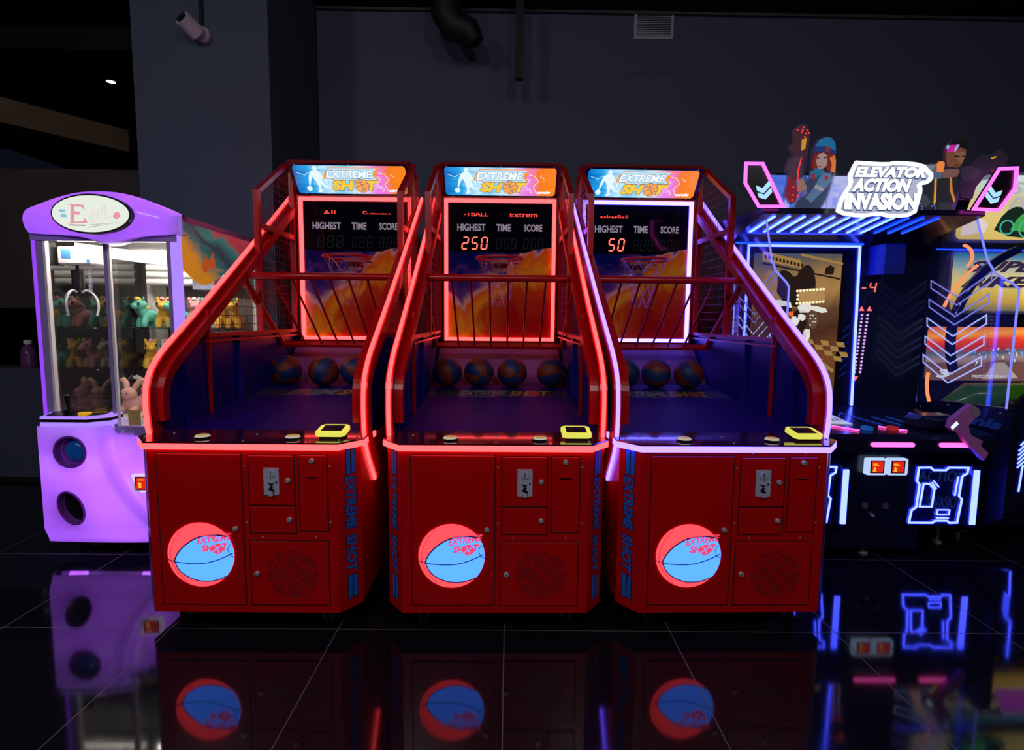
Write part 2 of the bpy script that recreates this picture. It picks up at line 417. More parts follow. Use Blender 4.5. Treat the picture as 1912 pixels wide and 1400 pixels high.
def logo(mb, fn, x0, y0, W, Hh, mats_off=(0, 1, 2, 3, 4), h=.0015):
    """EXTREME over SHOT with a ball for the O; indices: edge, silver, gold, orange, ball"""
    e, sv, gd, og, bl = mats_off[:5]
    X = lambda u: x0+W*u
    Y = lambda v: y0+Hh*v
    # swoosh frame behind EXTREME
    mb.prism([(X(.10), Y(1.0)), (X(1.0), Y(1.0)), (X(.91), Y(.86)), (X(.97), Y(.80)), (X(.90), Y(.70)), (X(.97), Y(.48)), (X(.13), Y(.48)), (X(.15), Y(.55)), (X(-.02), Y(.53)), (X(.04), Y(.87)), (X(.09), Y(.89))], fn, .0006, og, h)
    mb.prism([(X(.12), Y(.975)), (X(.95), Y(.975)), (X(.88), Y(.85)), (X(.86), Y(.68)), (X(.93), Y(.51)), (X(.16), Y(.51)), (X(.17), Y(.57)), (X(.01), Y(.56)), (X(.06), Y(.84))], fn, .0006, sv, h+.0008)
    put_text(mb, 'EXTREME', fn, X(.03), Y(.555), X(.875), Y(.90), h+.0018, e, .038, .25)
    put_text(mb, 'EXTREME', fn, X(.04), Y(.575), X(.865), Y(.885), h+.0024, mats_off[5], .020, .25)
    for (s, a, b_) in (('SH', .10, .51), ('T', .72, .93)):
        put_text(mb, s, fn, X(a-.008), Y(.05), X(b_+.008), Y(.50), h+.0018, e, .085, .25)
        put_text(mb, s, fn, X(a), Y(.07), X(b_), Y(.48), h+.0024, gd, .06, .25)
    cx, cy, r = X(.635), Y(.27), Hh*.27
    mb.prism(circ(cx, cy, r*1.06, 24), fn, .0006, e, h+.002); mb.prism(circ(cx, cy, r, 24), fn, .0006, bl, h+.0026)
    for pts in ([(-.95, -.3), (0, .1), (.9, .45)], [(-.3, .95), (.05, 0), (.45, -.88)], [(-.85, .5), (-.1, .35), (.3, .93)], [(-.2, -.95), (.3, -.35), (.95, -.2)]):
        mb.strip(smoothpath([(cx+r*a, cy+r*b_) for a, b_ in pts]), fn, r*.07, .0003, e, h+.0036)

def caster(root, x, y, h=.10):
    mb = MB(); mb.box((x, y, h-.006), (.07, .07, .008), 0); mb.cyl((x, y, h-.012), (x, y, h-.03), .014, 12, 0)
    for s_ in (-.020, .020): mb.box((x+s_, y+.012, h-.052), (.004, .035, .055), 0)
    mb.box((x, y+.005, h-.028), (.044, .045, .006), 0)
    mb.cyl((x-.028, y+.018, .036), (x+.028, y+.018, .036), .006, 10, 0)
    mb.cyl((x-.016, y+.018, .034), (x+.016, y+.018, .034), .034, 20, 1)
    return mb.build('caster', [M_GREYM, M_RUBBER], root, True)

def panel_door(root, name, x0, z0, x1, z1, label=None):
    """a flush sheet metal door with a dark gap around it"""
    mb = MB(); f = plane((0, 0, 0), (1, 0, 0), (0, 0, 1))
    mb.strip([(x0, z0), (x1, z0), (x1, z1), (x0, z1)], f, .0045, .0015, 1, .0, True)
    mb.box(((x0+x1)/2, -.002, (z0+z1)/2), (x1-x0-.006, .006, z1-z0-.006), 0, None, .002)
    o = mb.build(name, [M_RED, mat('dark_red_gap', (.06, .001, .003), .6)], root); return o
def lock(parent, x, z):
    mb = MB(); mb.cyl((x, -.004, z), (x, -.012, z), .0115, 20, 0); mb.cyl((x, -.012, z), (x, -.018, z), .0085, 20, 0)
    mb.box((x, -.0185, z), (.0022, .001, .009), 1); return mb.build('lock', [M_CHROME, M_BLACK], parent, True)

def basketball_machine(cx, cy, rz, neon, label, texts, hi, ghost):
    N = em('neon_%s' % neon, NEON[neon]['c'], NEON[neon]['k'])
    ND = em('neon_%s_frame' % neon, NEON[neon]['c'] if neon == 'red' else (.115, .095, 1), NEON[neon]['k']*1.1)
    root = empty('basketball_machine', (cx, cy, 0), rz, label, 'arcade machine', 'red basketball arcade machines')
    fr = plane((0, 0, 0), (1, 0, 0), (0, 0, 1))      # the front face, h towards the viewer
    # ---- cabinet body with chamfered front corners
    out = [(-.43, 0), (.43, 0), (.51, .105), (.51, .66), (-.51, .66), (-.51, .105)]
    mb = MB(); top = lambda u, v, h=0: Vector((u, v, h))
    mb.prism(out, top, .775, 0, .10); mb.build('cabinet', M_RED, root)
    mb = MB(); mb.prism([(-.47, .66), (.47, .66), (.47, 1.98), (-.47, 1.98)], top, .79, 0, .10)
    mb.build('rear_cabinet', M_DBLUE, root)
    # ---- counter
    co = [(-.437, -.012), (.437, -.012), (.528, .098), (.528, .27), (-.528, .27), (-.528, .098)]
    mb = MB(); mb.prism(co, top, .008, 0, .899)
    mb.build('counter', mat('dark_red_gloss_counter', (.05, .004, .02), .08, coat=.6), root)
    mb = MB(); f_ = lambda u, v, h=0: Vector((u, v, h))
    mb.strip([(-.525, .325), (-.525, .1), (-.435, -.008), (.435, -.008), (.525, .1), (.525, .325)], f_, .012, .026, 0, .872)
    mb.build('counter_neon', N, root)
    # buttons, card reader
    for bx in (-.2135, .2045):
        mb = MB(); mb.cyl((bx, .075, .907), (bx, .075, .915), .036, 28, 0); mb.cyl((bx, .075, .915), (bx, .075, .922), .034, 28, 1, .028)
        mb.cyl((bx, .075, .922), (bx, .075, .924), .022, 24, 2)
        mb.build('button', [M_BLACK, M_BTNW, M_BTNY], root, True)
    tilt = math.radians(9)
    fc = plane((.378, .075, .925), (1, 0, 0), (0, math.cos(tilt), math.sin(tilt)))
    mb = MB(); mb.prism([(-.068, .0), (-.052, -.014), (.052, -.014), (.068, .0), (.068, .088), (.050, .104), (-.050, .104), (-.068, .088)], fc, .020, 0, -.004); rd = mb.build('card_reader', [M_YEL], root)
    mb = MB(); mb.prism(rrect(-.048, .012, .048, .088, .004), fc, .001, 0, .016)
    for i in range(4): mb.strip([(-.040, .078-.016*i), (-.040+[.05, .08, .03, .06][i], .078-.016*i)], fc, .003, .0003, 1, .0172)
    mb.build('screen', [M_SCRN, mat('dim_screen_text', (.1, .05, .05), .4)], rd)
    mb = MB(); mb.box((.378, .118, .914), (.11, .08, .014)); mb.build('reader_base', M_BLACK, rd)
    # screws on the counter
    for x_, y_ in ((-.49, .09), (-.4, .17), (0, .02), (0, .16), (.49, .12), (.43, .04)): MB().cyl((x_, y_, .907), (x_, y_, .911), .005, 10).build('counter_screw', M_CHROME, root, True)
    # ---- front doors and fittings
    d = panel_door(root, 'door', -.386, .138, -.002, .854); lock(d, -.038, .505)
    # backlit ball in the big door
    bc, br = (-.200, .380), .152
    mb = MB(); mb.prism(circ(*bc, br, 56), fr, .002, 0, .006)
    U = lambda a, b_: (bc[0]+br*a, bc[1]+br*b_)
    upper = smoothpath([(-.80, -.20), (-.72, .02), (-.48, .30), (-.06, .57), (.41, .64), (.74, .60), (.80, .58)], 2)
    arc = [(math.cos(a), math.sin(a)) for a in [math.radians(36-78*i/20) for i in range(21)]]
    lower = smoothpath([(.743, -.669), (.5, -.78), (.2, -.84), (-.21, -.80), (-.64, -.56), (-.80, -.20)], 2)
    mb.prism([U(*p) for p in upper+arc+lower[1:-1]], fr, .0008, 1, .0085)
    mb.strip([U(*p) for p in upper], fr, .006, .0006, 2, .0098); mb.strip([U(*p) for p in lower], fr, .0045, .0006, 2, .0098)
    mb.strip([U(*p) for p in smoothpath([(-.985, -.14), (-.80, -.235), (0, -.29), (.5, -.17), (.97, .06)])], fr, .0042, .0006, 2, .0098)
    mb.strip([U(*p) for p in smoothpath([(-.45, .88), (-.80, .45), (-.93, 0), (-.86, -.35), (-.45, -.88)])], fr, .0018, .0006, 2, .0096)
    mb.strip([U(*p) for p in smoothpath([(.93, .35), (.80, .22), (.88, -.02), (1.0, -.05)])], fr, .0025, .0006, 2, .0096)
    hs = MB(); put_text(mb, 'EXTREME', fr, *U(-.10, .34), *U(.93, .54), .0100, 3, .03, .2, warp=lambda u, v: (u, v+(u-bc[0])*.16))
    put_text(mb, 'SH', fr, *U(.03, .10), *U(.38, .32), .0100, 3, .05, .2); put_text(mb, 'T', fr, *U(.64, .14), *U(.84, .38), .0100, 3, .05, .2)
    mb.prism(circ(*U(.51, .20), .026, 20), fr, .0006, 3, .0100)
    for pts in ([(-.8, -.5), (0, .1), (.8, .6)], [(-.5, .8), (0, 0), (.3, -.9)]):
        q = U(.51, .20); mb.strip([(q[0]+.026*a, q[1]+.026*b_) for a, b_ in pts], fr, .003, .0003, 1, .0108)
    mb.strip([U(-.02, .59), U(.80, .68)], fr, .003, .0005, 3, .0100)
    be = mb.build('backlit_ball_emblem', [M_BALLRED, M_BALLBLUE, M_SEAM, M_BALLTXT], d)
    # coin door
    d = panel_door(root, 'coin_door', .028, .613, .237, .848); lock(d, .208, .732)
    mb = MB(); mb.prism(rrect(.099, .664, .168, .790, .004), fr, .006, 0, .003)
    mb.cyl((.133, -.009, .762), (.133, -.014, .762), .017, 24, 0); mb.box((.133, -.015, .762), (.003, .001, .027), 1)
    mb.box((.133, -.0095, .715), (.020, .002, .006), 1); mb.strip([(.120, .722), (.142, .700)], fr, .004, .001, 1, .009)
    mb.prism([(.119, .690), (.134, .712), (.134, .672), (.147, .672), (.147, .690)], fr, .0012, 1, .009)
    mb.box((.134, -.016, .672), (.018, .016, .016), 0); mb.box((.156, -.010, .722), (.007, .001, .010), 1)
    for a, b_ in ((.105, .784), (.162, .784), (.105, .670), (.162, .670)): mb.cyl((a, -.009, b_), (a, -.011, b_), .0035, 10, 2)
    mb.build('coin_mechanism', [M_STEEL, M_BLACK, M_CHROME], d)
    d = panel_door(root, 'cash_door', .028, .481, .239, .611); lock(d, .210, .549)
    # ticket door
    d = panel_door(root, 'ticket_door', .255, .491, .386, .850); lock(d, .318, .824)
    mb = MB(); mb.strip(rrect(.283, .769, .354, .794, .004, 2), fr, .0022, .001, 0, .0035, True)
    mb.prism(rrect(.284, .770, .353, .793, .004, 2), fr, .0006, 1, .0032)
    put_text(mb, 'TICKETS', fr, .290, .7745, .347, .7885, .0045, 0, .01)
    mb.build('ticket_plate', [mat('silver_plate', (.40, .30, .36), .35), mat('dark_plate', (.10, .004, .01), .4)], d)
    mb = MB(); mb.prism([(.288, .748), (.288, .755), (.300, .764), (.337, .764), (.349, .755), (.349, .748)], fr, .006, 0, .003); mb.box((.3185, -.0098, .7485), (.05, .003, .0025), 1)
    mb.build('ticket_slot', [M_RED, M_BLACK], d)
    # speaker door with a perforated round grille
    d = panel_door(root, 'speaker_door', .022, .137, .385, .447); lock(d, .053, .292)
    g = MATS.get('red_perforated_grille')
    if not g:
        g = mat('red_perforated_grille', (.45, .005, .01), .35); gn = g.node_tree; GL = gn.links
        t_ = gn.nodes.new('ShaderNodeTexCoord'); mpg = gn.nodes.new('ShaderNodeMapping'); mpg.inputs['Rotation'].default_value = (0, math.radians(45), 0); mpg.inputs['Scale'].default_value = (125, 125, 125)
        GL.new(t_.outputs['Object'], mpg.inputs[0])
        sp = gn.nodes.new('ShaderNodeSeparateXYZ'); GL.new(mpg.outputs[0], sp.inputs[0]); dd = []
        for k in (0, 2):
            fr_ = gn.nodes.new('ShaderNodeMath'); fr_.operation = 'FRACT'; GL.new(sp.outputs[k], fr_.inputs[0])
            sb = gn.nodes.new('ShaderNodeMath'); sb.operation = 'SUBTRACT'; sb.inputs[1].default_value = .5; GL.new(fr_.outputs[0], sb.inputs[0])
            sq = gn.nodes.new('ShaderNodeMath'); sq.operation = 'MULTIPLY'; GL.new(sb.outputs[0], sq.inputs[0]); GL.new(sb.outputs[0], sq.inputs[1]); dd.append(sq.outputs[0])
        ad = gn.nodes.new('ShaderNodeMath'); ad.operation = 'ADD'; GL.new(dd[0], ad.inputs[0]); GL.new(dd[1], ad.inputs[1])
        lt = gn.nodes.new('ShaderNodeMath'); lt.operation = 'LESS_THAN'; lt.inputs[1].default_value = .085; GL.new(ad.outputs[0], lt.inputs[0])
        mg = gn.nodes.new('ShaderNodeMix'); mg.data_type = 'RGBA'; mg.inputs[6].default_value = (.45, .005, .01, 1); mg.inputs[7].default_value = (.05, .002, .004, 1)
        GL.new(lt.outputs[0], mg.inputs[0]); GL.new(mg.outputs[2], gn.nodes['Principled BSDF'].inputs['Base Color'])
    gc, gr = (.214, .292), .118
    mb = MB(); mb.prism(circ(*gc, gr, 48), fr, .0012, 0, .0052)
    for pts in ([(-.98, .1), (-.4, .55), (.1, .97)], [(-.75, .66), (0, .02), (.62, -.78)], [(.1, .97), (.25, .35), (.98, .12)], [(-.9, -.4), (-.35, -.3), (-.12, -.98)], [(-.45, .9), (.3, .9), (.62, .78)]):
        mb.strip([(gc[0]+gr*a, gc[1]+gr*b_) for a, b_ in smoothpath(pts)], fr, .011, .0015, 1, .0062)
    mb.build('speaker_grille', [g, M_RED], d)
    # little screws round the doors
    for a, b_ in ((.081, .865), (.325, .867), (.011, .796), (.395, .799), (.013, .535), (.395, .537), (.083, .464), (.326, .465)): MB().cyl((a, 0, b_), (a, -.003, b_), .0038, 10).build('screw', M_CHROME, root, True)
    # lettering on the chamfers
    for s_ in (-1, 1):
        c0 = Vector((s_*.43, 0, 0)); c1 = Vector((s_*.51, .105, 0)); wdt = (c1-c0).length
        if s_ > 0: fc2 = plane(c0, c1-c0, (0, 0, 1))
        else: fc2 = plane(c1, c0-c1, (0, 0, 1))
        # text runs downwards: text x = -z, text y = +u
        u0_, u1_ = (.042, .100) if s_ > 0 else (.034, .092)
        rot_ = lambda a, b_, h=0, fc2=fc2: fc2(b_, -a, h)     # a = distance downwards
        mb = MB()
        sk = lambda a, b_: (a, b_)
        for (z0_, z1_) in ((.745, .872), (.145, .262)):
            for k in (0, 1):
                ua = u0_+.006+k*.029; dz = .018 if ((z0_ > .5) ^ (k == 1)) else 0
                q = [(-z1_, ua), (-z0_-(.0 if z0_ > .5 else 0)+(-.012 if k else .0), ua), (-z0_+(.0 if k else -.006), ua+.022), (-z1_+(.01 if k else .0), ua+.022)]
                ex = 1.0
                mb.prism([(a-.003 if i in (0, 3) else a+.003, b_-.003 if i in (0, 1) else b_+.003) for i, (a, b_) in enumerate(q)], rot_, .0006, 1, .0006)
                mb.prism(q, rot_, .0005, 0, .0013)
        put_text(mb, 'EXTREME', rot_, -.742, u0_-.004, -.482, u1_+.002, .0012, 1, .055, .15)
        put_text(mb, 'EXTREME', rot_, -.739, u0_, -.485, u1_-.002, .0018, 0, .032, .15)
        put_text(mb, 'SHOT', rot_, -.462, u0_-.004, -.272, u1_+.002, .0012, 1, .055, .15)
        put_text(mb, 'SHOT', rot_, -.459, u0_, -.275, u1_-.002, .0018, 0, .032, .15)
        mb.build('side_lettering', [M_LETTER, M_LETTEDGE], root)
    for x_, y_ in ((-.345, .09), (.345, .09), (-.40, 1.8), (.40, 1.8)): caster(root, x_, y_)
    # ---- side walls
    for s_ in (-1, 1):
        X = lambda v: s_*v
        mb = MB(); ribbon(mb, PATH, X(.496), X(.532), .006, .085); sw = mb.build('side_rail', M_RED, root)
        mb = MB(); ribbon(mb, PATH, X(.506), X(.5225), -.009, .006); mb.build('neon_strip', N, sw)
        mb = MB(); ribbon(mb, [p for p in PATH if p[1] > .96], X(.452), X(.496), .035, .085); mb.build('inner_rail', M_REDT, sw)
        # solid panel below the wire mesh
        P = offset_path(PATH, .08)
        poly = [p for p in P if p[1] < 1.33 and p[1] > .88]
        poly = [(poly[0][0], .88)]+poly+[(poly[-1][0]+(1.355-poly[-1][1])/.6, 1.355), (1.97, 1.355), (1.97, .88)]
        mb = MB(); fs_ = lambda a, b_, h=0: Vector((X(.485+h), a, b_)); mb.prism(poly, fs_, .018)
        mb.build('side_panel', M_BLUE, root)
        MB().box((X(.472), .42, 1.05), (.02, .045, .34)).build('panel_rib', M_BLUE, root); MB().box((X(.472), 1.0, 1.12), (.02, .03, .46)).build('panel_rib', M_BLUE, root)
        # tubes of the wire cage
        mb = MB()
        mb.bar((X(.47), .645, .90), (X(.47), .645, 1.50), .016, .016)
        mb.bar((X(.475), .63, 1.365), (X(.475), 1.97, 1.365), .03, .022)
        mb.bar((X(.475), .60, 1.33), (X(.475), 1.97, 1.33), .03, .012)
        mb.bar((X(.475), 1.32, 1.36), (X(.475), 1.32, 2.30), .036, .036)
        mb.bar((X(.475), 1.93, 1.36), (X(.475), 1.93, 2.56), .036, .036)
        mb.bar((X(.475), 1.32, 2.29), (X(.475), 1.84, 2.60), .036, .03)
        mb.bar((X(.475), 1.32, 2.075), (X(.475), 1.93, 2.075), .036, .036)
        mb.build('cage_frame', M_REDT, root)
        # wire mesh
        mb = MB(); ztop = lambda y: (2.29+.596*(y-1.32)) if y >= 1.32 else min(zdiag(y)+.02, 2.25)
        xm = X(.482); k = .66
        while k < 1.92:
            z1 = ztop(k)
            if z1 > 1.40: mb.tube([(xm, k, 1.37), (xm, k, z1)], .0016, 4)
            k += .034
        z = 1.42
        while z < 2.56:
            ys = .66
            while ys < 1.9 and ztop(ys) < z: ys += .01
            if ys < 1.88: mb.tube([(xm, ys, z), (xm, 1.92, z)], .0016, 4)
            z += .055
        mb.build('wire_mesh', M_MESH, root)
    # ---- deck and return ramp
    zd = lambda y: .905+.066*(y-.30)
    mb = MB(); mb.add([(-.48, .25, zd(.25)+.004), (.48, .25, zd(.25)+.004), (.48, 1.62, zd(1.62)), (-.48, 1.62, zd(1.62)), (-.48, .25, .86), (.48, .25, .86), (.48, 1.62, .86), (-.48, 1.62, .86)],
                      [(0, 1, 2, 3), (4, 7, 6, 5), (0, 4, 5, 1), (1, 5, 6, 2), (2, 6, 7, 3), (3, 7, 4, 0)])
    dk = mb.build('play_deck', M_DECK, root)
    fd = plane((0, 0, .905-.066*.30), (1, 0, 0), (0, 1, .066))
    mb = MB()
    for s_ in (-1, 1):
        mb.strip([(s_*x_, y_) for x_, y_ in smoothpath([(.17, .32), (.17, .55), (.27, .75), (.36, .95), (.34, 1.12)], 3)], fd, .022, .0006, 1, .0008)
    mb.prism([(-.46, 1.13), (.46, 1.13), (.46, 1.36), (-.46, 1.36)], fd, .0006, 0, .0008)
    mb.strip([(-.27, 1.15), (-.01, 1.15)], fd, .006, .0005, 2, .0016); mb.strip([(-.25, 1.345), (.06, 1.345)], fd, .006, .0005, 2, .0016)
    put_text(mb, 'EXTREME', fd, -.26, 1.18, .06, 1.32, .0018, 2, .02, .3)
    put_text(mb, 'SH', fd, .07, 1.17, .21, 1.33, .0018, 3, .03, .3); put_text(mb, 'T', fd, .28, 1.17, .35, 1.33, .0018, 3, .03, .3)
    mb.prism(circ(.245, 1.25, .034, 20, ry=.075), fd, .0006, 4, .0016)
    mb.build('deck_print', [noisy('deck_band', (.05, .045, .10), .3, 9, .3), M_DECKL, mat('deck_silver', (.30, .30, .36), .4), mat('deck_gold', (.55, .25, .03), .4), mat('deck_orange', (.45, .07, .02), .4)], dk)
    mb = MB(); mb.add([(-.47, 1.62, zd(1.62)), (.47, 1.62, zd(1.62)), (.47, 1.95, 1.26), (-.47, 1.95, 1.26), (-.47, 1.66, .94), (.47, 1.66, .94), (.47, 1.97, 1.22), (-.47, 1.97, 1.22)],
                      [(0, 1, 2, 3), (4, 7, 6, 5), (0, 4, 5, 1), (1, 5, 6, 2), (2, 6, 7, 3), (3, 7, 4, 0)])
    mb.build('return_ramp', M_RAMP, root)
    # ---- backboard
    mb = MB(); mb.box((0, 1.985, 1.843), (.874, .02, 1.105)); bb = mb.build('backboard', A_BOARD, root)
    fb = plane((0, 1.974, 0), (1, 0, 0), (0, 0, 1))
    mb = MB(); mb.strip([(-.421, 1.307), (.421, 1.307), (.421, 2.38), (-.421, 2.38)], fb, .026, .022, 0, .001, True); mb.build('neon_frame', ND, bb)
    mb = MB(); mb.strip([(-.441, 1.287), (.441, 1.287), (.441, 2.40), (-.441, 2.40)], fb, .012, .026, 0, 0, True); mb.build('frame_trim', M_REDT, bb)
    # score window
    mb = MB(); mb.prism([(-.404, 2.00), (-.30, 1.985), (.20, 1.985), (.26, 2.005), (.404, 2.03), (.404, 2.362), (-.404, 2.362)], fb, .0015, 0, .0005)
    sc = mb.build('score_window', M_SCORE, bb)
    for s, a, b_ in (('HIGHEST', -.335, -.095), ('TIME', -.030, .105), ('SCORE', .185, .350)):
        mb = MB(); put_text(mb, s, fb, a, 2.150, b_-.02, 2.205, .003, 0, .03); mb.build('score_caption', M_CAP, sc)
    mb = MB()
    dg = [(-.300+i*.075, hi[i]) for i in range(3)]
    for x_, ch in dg:
        if ch != ' ' or ghost: seg7(mb, ch, fb, x_, 2.012, .042, .088, .0105, 0, 1 if (ch == ' ' and ghost) or ghost else None, .0028)
    mb.build('digit_display', [M_LED, M_LEDDIM], sc)
    for gx in (-.03, .18):
        mb = MB()
        for i in range(3): seg7(mb, ' ', fb, gx+i*.058, 2.015, .034, .080, .007, 0, 1, .0028)
        mb.build('digit_display', [M_LED, M_LEDDIM], sc)
    for s, x0_, x1_, y0_, y1_, crop in texts:
        mb = MB(); put_text(mb, s, fb, x0_, y0_, x1_, y1_, .003, 0, .012, 0, crop); mb.build('scrolling_text', M_LEDTXT, sc)
    # ---- hoop
    hc = (.0, 1.735, 1.915); hr = .172
    mb = MB(); mb.tube(circ3(hc, hr, 44), .0105, 10, closed=True); hp = mb.build('hoop', noisy('red_hoop', (.55, .01, .015), .3, 8, .1), root, True)
    mb = MB(); mb.box((0, 1.93, 1.905), (.14, .10, .02)); mb.box((0, 1.965, 1.885), (.11, .014, .10)); mb.box((-.12, 1.90, 1.895), (.05, .02, .012)); mb.box((.12, 1.90, 1.895), (.05, .02, .012))
    mb.build('hoop_bracket', mat('pink_bracket_enamel', (.35, .1, .12), .35), hp)
    mb = MB(); K = 8
    for k in range(K):
        for sgn in (-1, 1):
            pts = []
            for j in range(5):
                rr_ = [.168, .130, .094, .080, .072][j]; a = 2*PI*(k+.5*sgn*(j % 2))/K + .2
                pts.append((hc[0]+rr_*math.cos(a), hc[1]+rr_*math.sin(a), hc[2]-.005-.088*j))
            # a chain: alternating small links along each leg
            for p, q in zip(pts, pts[1:]):
                p = Vector(p); q = Vector(q); n = 6
                for i in range(n):
                    a_ = p.lerp(q, i/n); c_ = p.lerp(q, (i+.92)/n); o_ = Vector((.0035, 0, 0)) if i % 2 else Vector((0, .0035, 0))
                    mb.tube([a_+o_, c_+o_], .0012, 4); mb.tube([a_-o_, c_-o_], .0012, 4)
    mb.build('chain_net', M_CHAIN, hp)
    # ---- marquee
    uv = Vector((0, 1.795-1.955, 2.592-2.412)); ml = uv.length
    fh = plane((0, 1.955, 2.412), (1, 0, 0), uv)
    mb = MB(); fx = lambda a, b_, h=0: Vector((-.452+h, a, b_))
    mb.prism([(1.79, 2.604), (1.795, 2.624), (1.83, 2.635), (2.02, 2.635), (2.02, 2.385), (1.975, 2.392)], fx, .904); mq = mb.build('marquee_box', noisy('dark_red_enamel', (.22, .003, .006), .35, 3, .1), root)
    mb = MB(); mb.prism(rrect(-.434, -.004, .434, ml+.010, .028), fh, .001, 0, .002); mb.build('marquee_trim', mat('navy_bezel', (.004, .006, .05), .25), mq)
    mb = MB(); mb.prism(rrect(-.420, .010, .420, ml-.004, .026), fh, .001, 0, .004); sg = mb.build('marquee_sign', A_HEAD, mq)
    mb = MB()
    logo(mb, fh, -.200, .026, .430, .198, (0, 1, 2, 3, 4, 5), .006)
    mb.build('logo', [H_EDGE, H_GREY, H_GOLD, H_ORNG, H_ORNG2, H_WHITE], sg)
    mb = MB(); fg = lambda a, b_, h=0: fh(-.30+a, .03+b_, h)
    # dribbling player: head, trunk, arms, legs, ball
    mb.prism(circ(.045, .185, .016, 16, ry=.02), fg, .0005, 0, .0055)
    mb.prism([(.015, .165), (.035, .172), (.062, .168), (.085, .145), (.088, .11), (.07, .085), (.03, .085), (.012, .12)], fg, .0005, 0, .0058)
    mb.prism([(.018, .165), (-.002, .15), (-.018, .10), (-.026, .045), (-.018, .045), (.0, .09), (.018, .13)], fg, .0005, 0, .0056)
    mb.prism([(.075, .150), (.105, .11), (.12, .07), (.112, .066), (.09, .10), (.07, .13)], fg, .0005, 0, .0056)
    mb.prism([(.03, .09), (.07, .09), (.065, .055), (.06, .02), (.075, .0), (.04, -.012), (.03, -.005), (.045, .015), (.042, .05)], fg, .0005, 0, .0056)
    mb.prism([(.055, .09), (.08, .09), (.10, .05), (.125, .03), (.12, .02), (.09, .03), (.07, .055)], fg, .0005, 0, .0060)
    mb.prism(circ(-.028, .022, .021, 18), fg, .0005, 0, .0058)
    for pts in ([(-.10, .15), (-.04, .13), (.0, .16)], [(.09, .08), (.13, .05), (.16, .0)], [(.10, .12), (.14, .09), (.15, .05), (.19, .02)]): mb.strip(pts, fg, .003, .0004, 0, .0054)
    mb.build('player_picture', H_FIG, sg)
    mb = MB()
    for pts in ([(.20, .17), (.26, .15), (.29, .11), (.25, .07), (.27, .02)], [(.22, .12), (.19, .07), (.24, .03), (.23, .01)], [(.30, .15), (.33, .13)]): mb.strip([(a, b_+.02) for a, b_ in pts], fh, .0035, .0004, 0, .0054)
    for i in range(14): mb.prism(circ(random.uniform(-.38, .40), random.uniform(.03, .21), .0025, 8), fh, .0004, 0, .0054)
    put_text(mb, 'unis', fh, .275, .028, .385, .052, .0060, 0, .05, .3)
    tag(mb.build('sparks', H_WHITE, sg), kind='stuff')
    for x_ in (-.40, 0, .40):
        MB().cyl(fh(x_, ml+.003, .003), fh(x_, ml+.003, .008), .006, 10).build('marquee_screw', M_CHROME, mq, True); MB().cyl(fh(x_*.92, .003, .003), fh(x_*.92, .003, .008), .005, 10).build('marquee_screw', M_CHROME, mq, True)
    # ---- ball guard (gate) in front of the hoop
    T0 = (1.12, 1.722); T1 = (1.68, 1.268)
    mb = MB(); w_ = .492
    pts = [(-w_, 1.68, 1.268)]
    c_ = [(-w_, 1.20, 1.657), (-w_, 1.13, 1.714), (-w_+.03, 1.115, 1.726), (w_-.03, 1.115, 1.726), (w_, 1.13, 1.714), (w_, 1.20, 1.657)]
    path = [(-w_*.97, 1.68, 1.268)]+c_+[(w_*.97, 1.68, 1.268)]
    mb.tube(path, .0235, 12); gt = mb.build('ball_guard', M_REDT, root, True)
    mb = MB(); mb.bar((-w_*.97, 1.68, 1.268), (w_*.97, 1.68, 1.268), .05, .02, (0, -.6, 1)); mb.build('lower_bar', M_REDT, gt)
    for i in range(6):
        x_ = -.30+.12*i
        mb = MB(); mb.tube([(x_, 1.115, 1.715), (x_, 1.66, 1.275)], .0075, 8); mb.build('guard_rod', M_REDT, gt, True)
    return root

LBL = ['red-neon red basketball arcade machine beside the purple claw machine, leftmost of the three',
       'red basketball arcade machine with red neon and 250 as highest score, middle of the three',
       'red basketball arcade machine with lilac-white neon strips, rightmost, next to the shooting game']
MX = [(-1.190, 2.48, math.radians(-.3)), (-.0415, 2.48, math.radians(.3)), (1.057, 2.495, math.radians(.9))]
m1 = basketball_machine(*MX[0], 'red', LBL[0], [('All', -.255, -.155, 2.268, 2.296, (.3, 1)), ('Extreme - S', .060, .365, 2.268, 2.292, (.5, 1))], '   ', True)
m2 = basketball_machine(*MX[1], 'red', LBL[1], [('-TBALL', -.285, -.095, 2.262, 2.288, (0, .62)), ('Extrem', .075, .290, 2.262, 2.288, (.12, .72))], '250', False)
m3 = basketball_machine(*MX[2], 'lilac', LBL[2], [('asketBall', -.295, -.075, 2.262, 2.286, (.35, .95))], ' 50', False)

# ---------------------------------------------------------------- basketballs
def basketball():
    r = .106; mb = MB(); n = 56; k = 28; vs = []; fs = []; mi = []
    def cls(p):
        x, y, z = p
        seam = abs(x) < .022 or abs(z) < .022 or abs(abs(x)-(.52+.35*z*z)) < .02
        if seam: return 2
        o = (x > 0) ^ (z > 0) ^ (abs(x) > (.52+.35*z*z))
        return 0 if o else 1
    for i in range(k+1):
        for j in range(n):
            th = PI*i/k; ph = 2*PI*j/n; vs.append((r*math.sin(th)*math.cos(ph), r*math.sin(th)*math.sin(ph), r*math.cos(th)))
    for i in range(k):
        for j in range(n):
            f = (i*n+j, (i+1)*n+j, (i+1)*n+(j+1) % n, i*n+(j+1) % n); c = sum((Vector(vs[q]) for q in f), Vector())/4/r
            fs.append(f); mi.append(cls(c))
    for f, m_ in zip(fs, mi): pass
    mb.v = vs; mb.f = fs; mb.m = mi
    return mb.build('basketball', [noisy('orange_ball_rubber', (.20, .022, .008), .5, 300, .2, bump=.3), noisy('blue_ball_rubber', (.006, .022, .13), .5, 300, .2, bump=.3), M_BLKM], None, True)
ball0 = basketball(); first = True
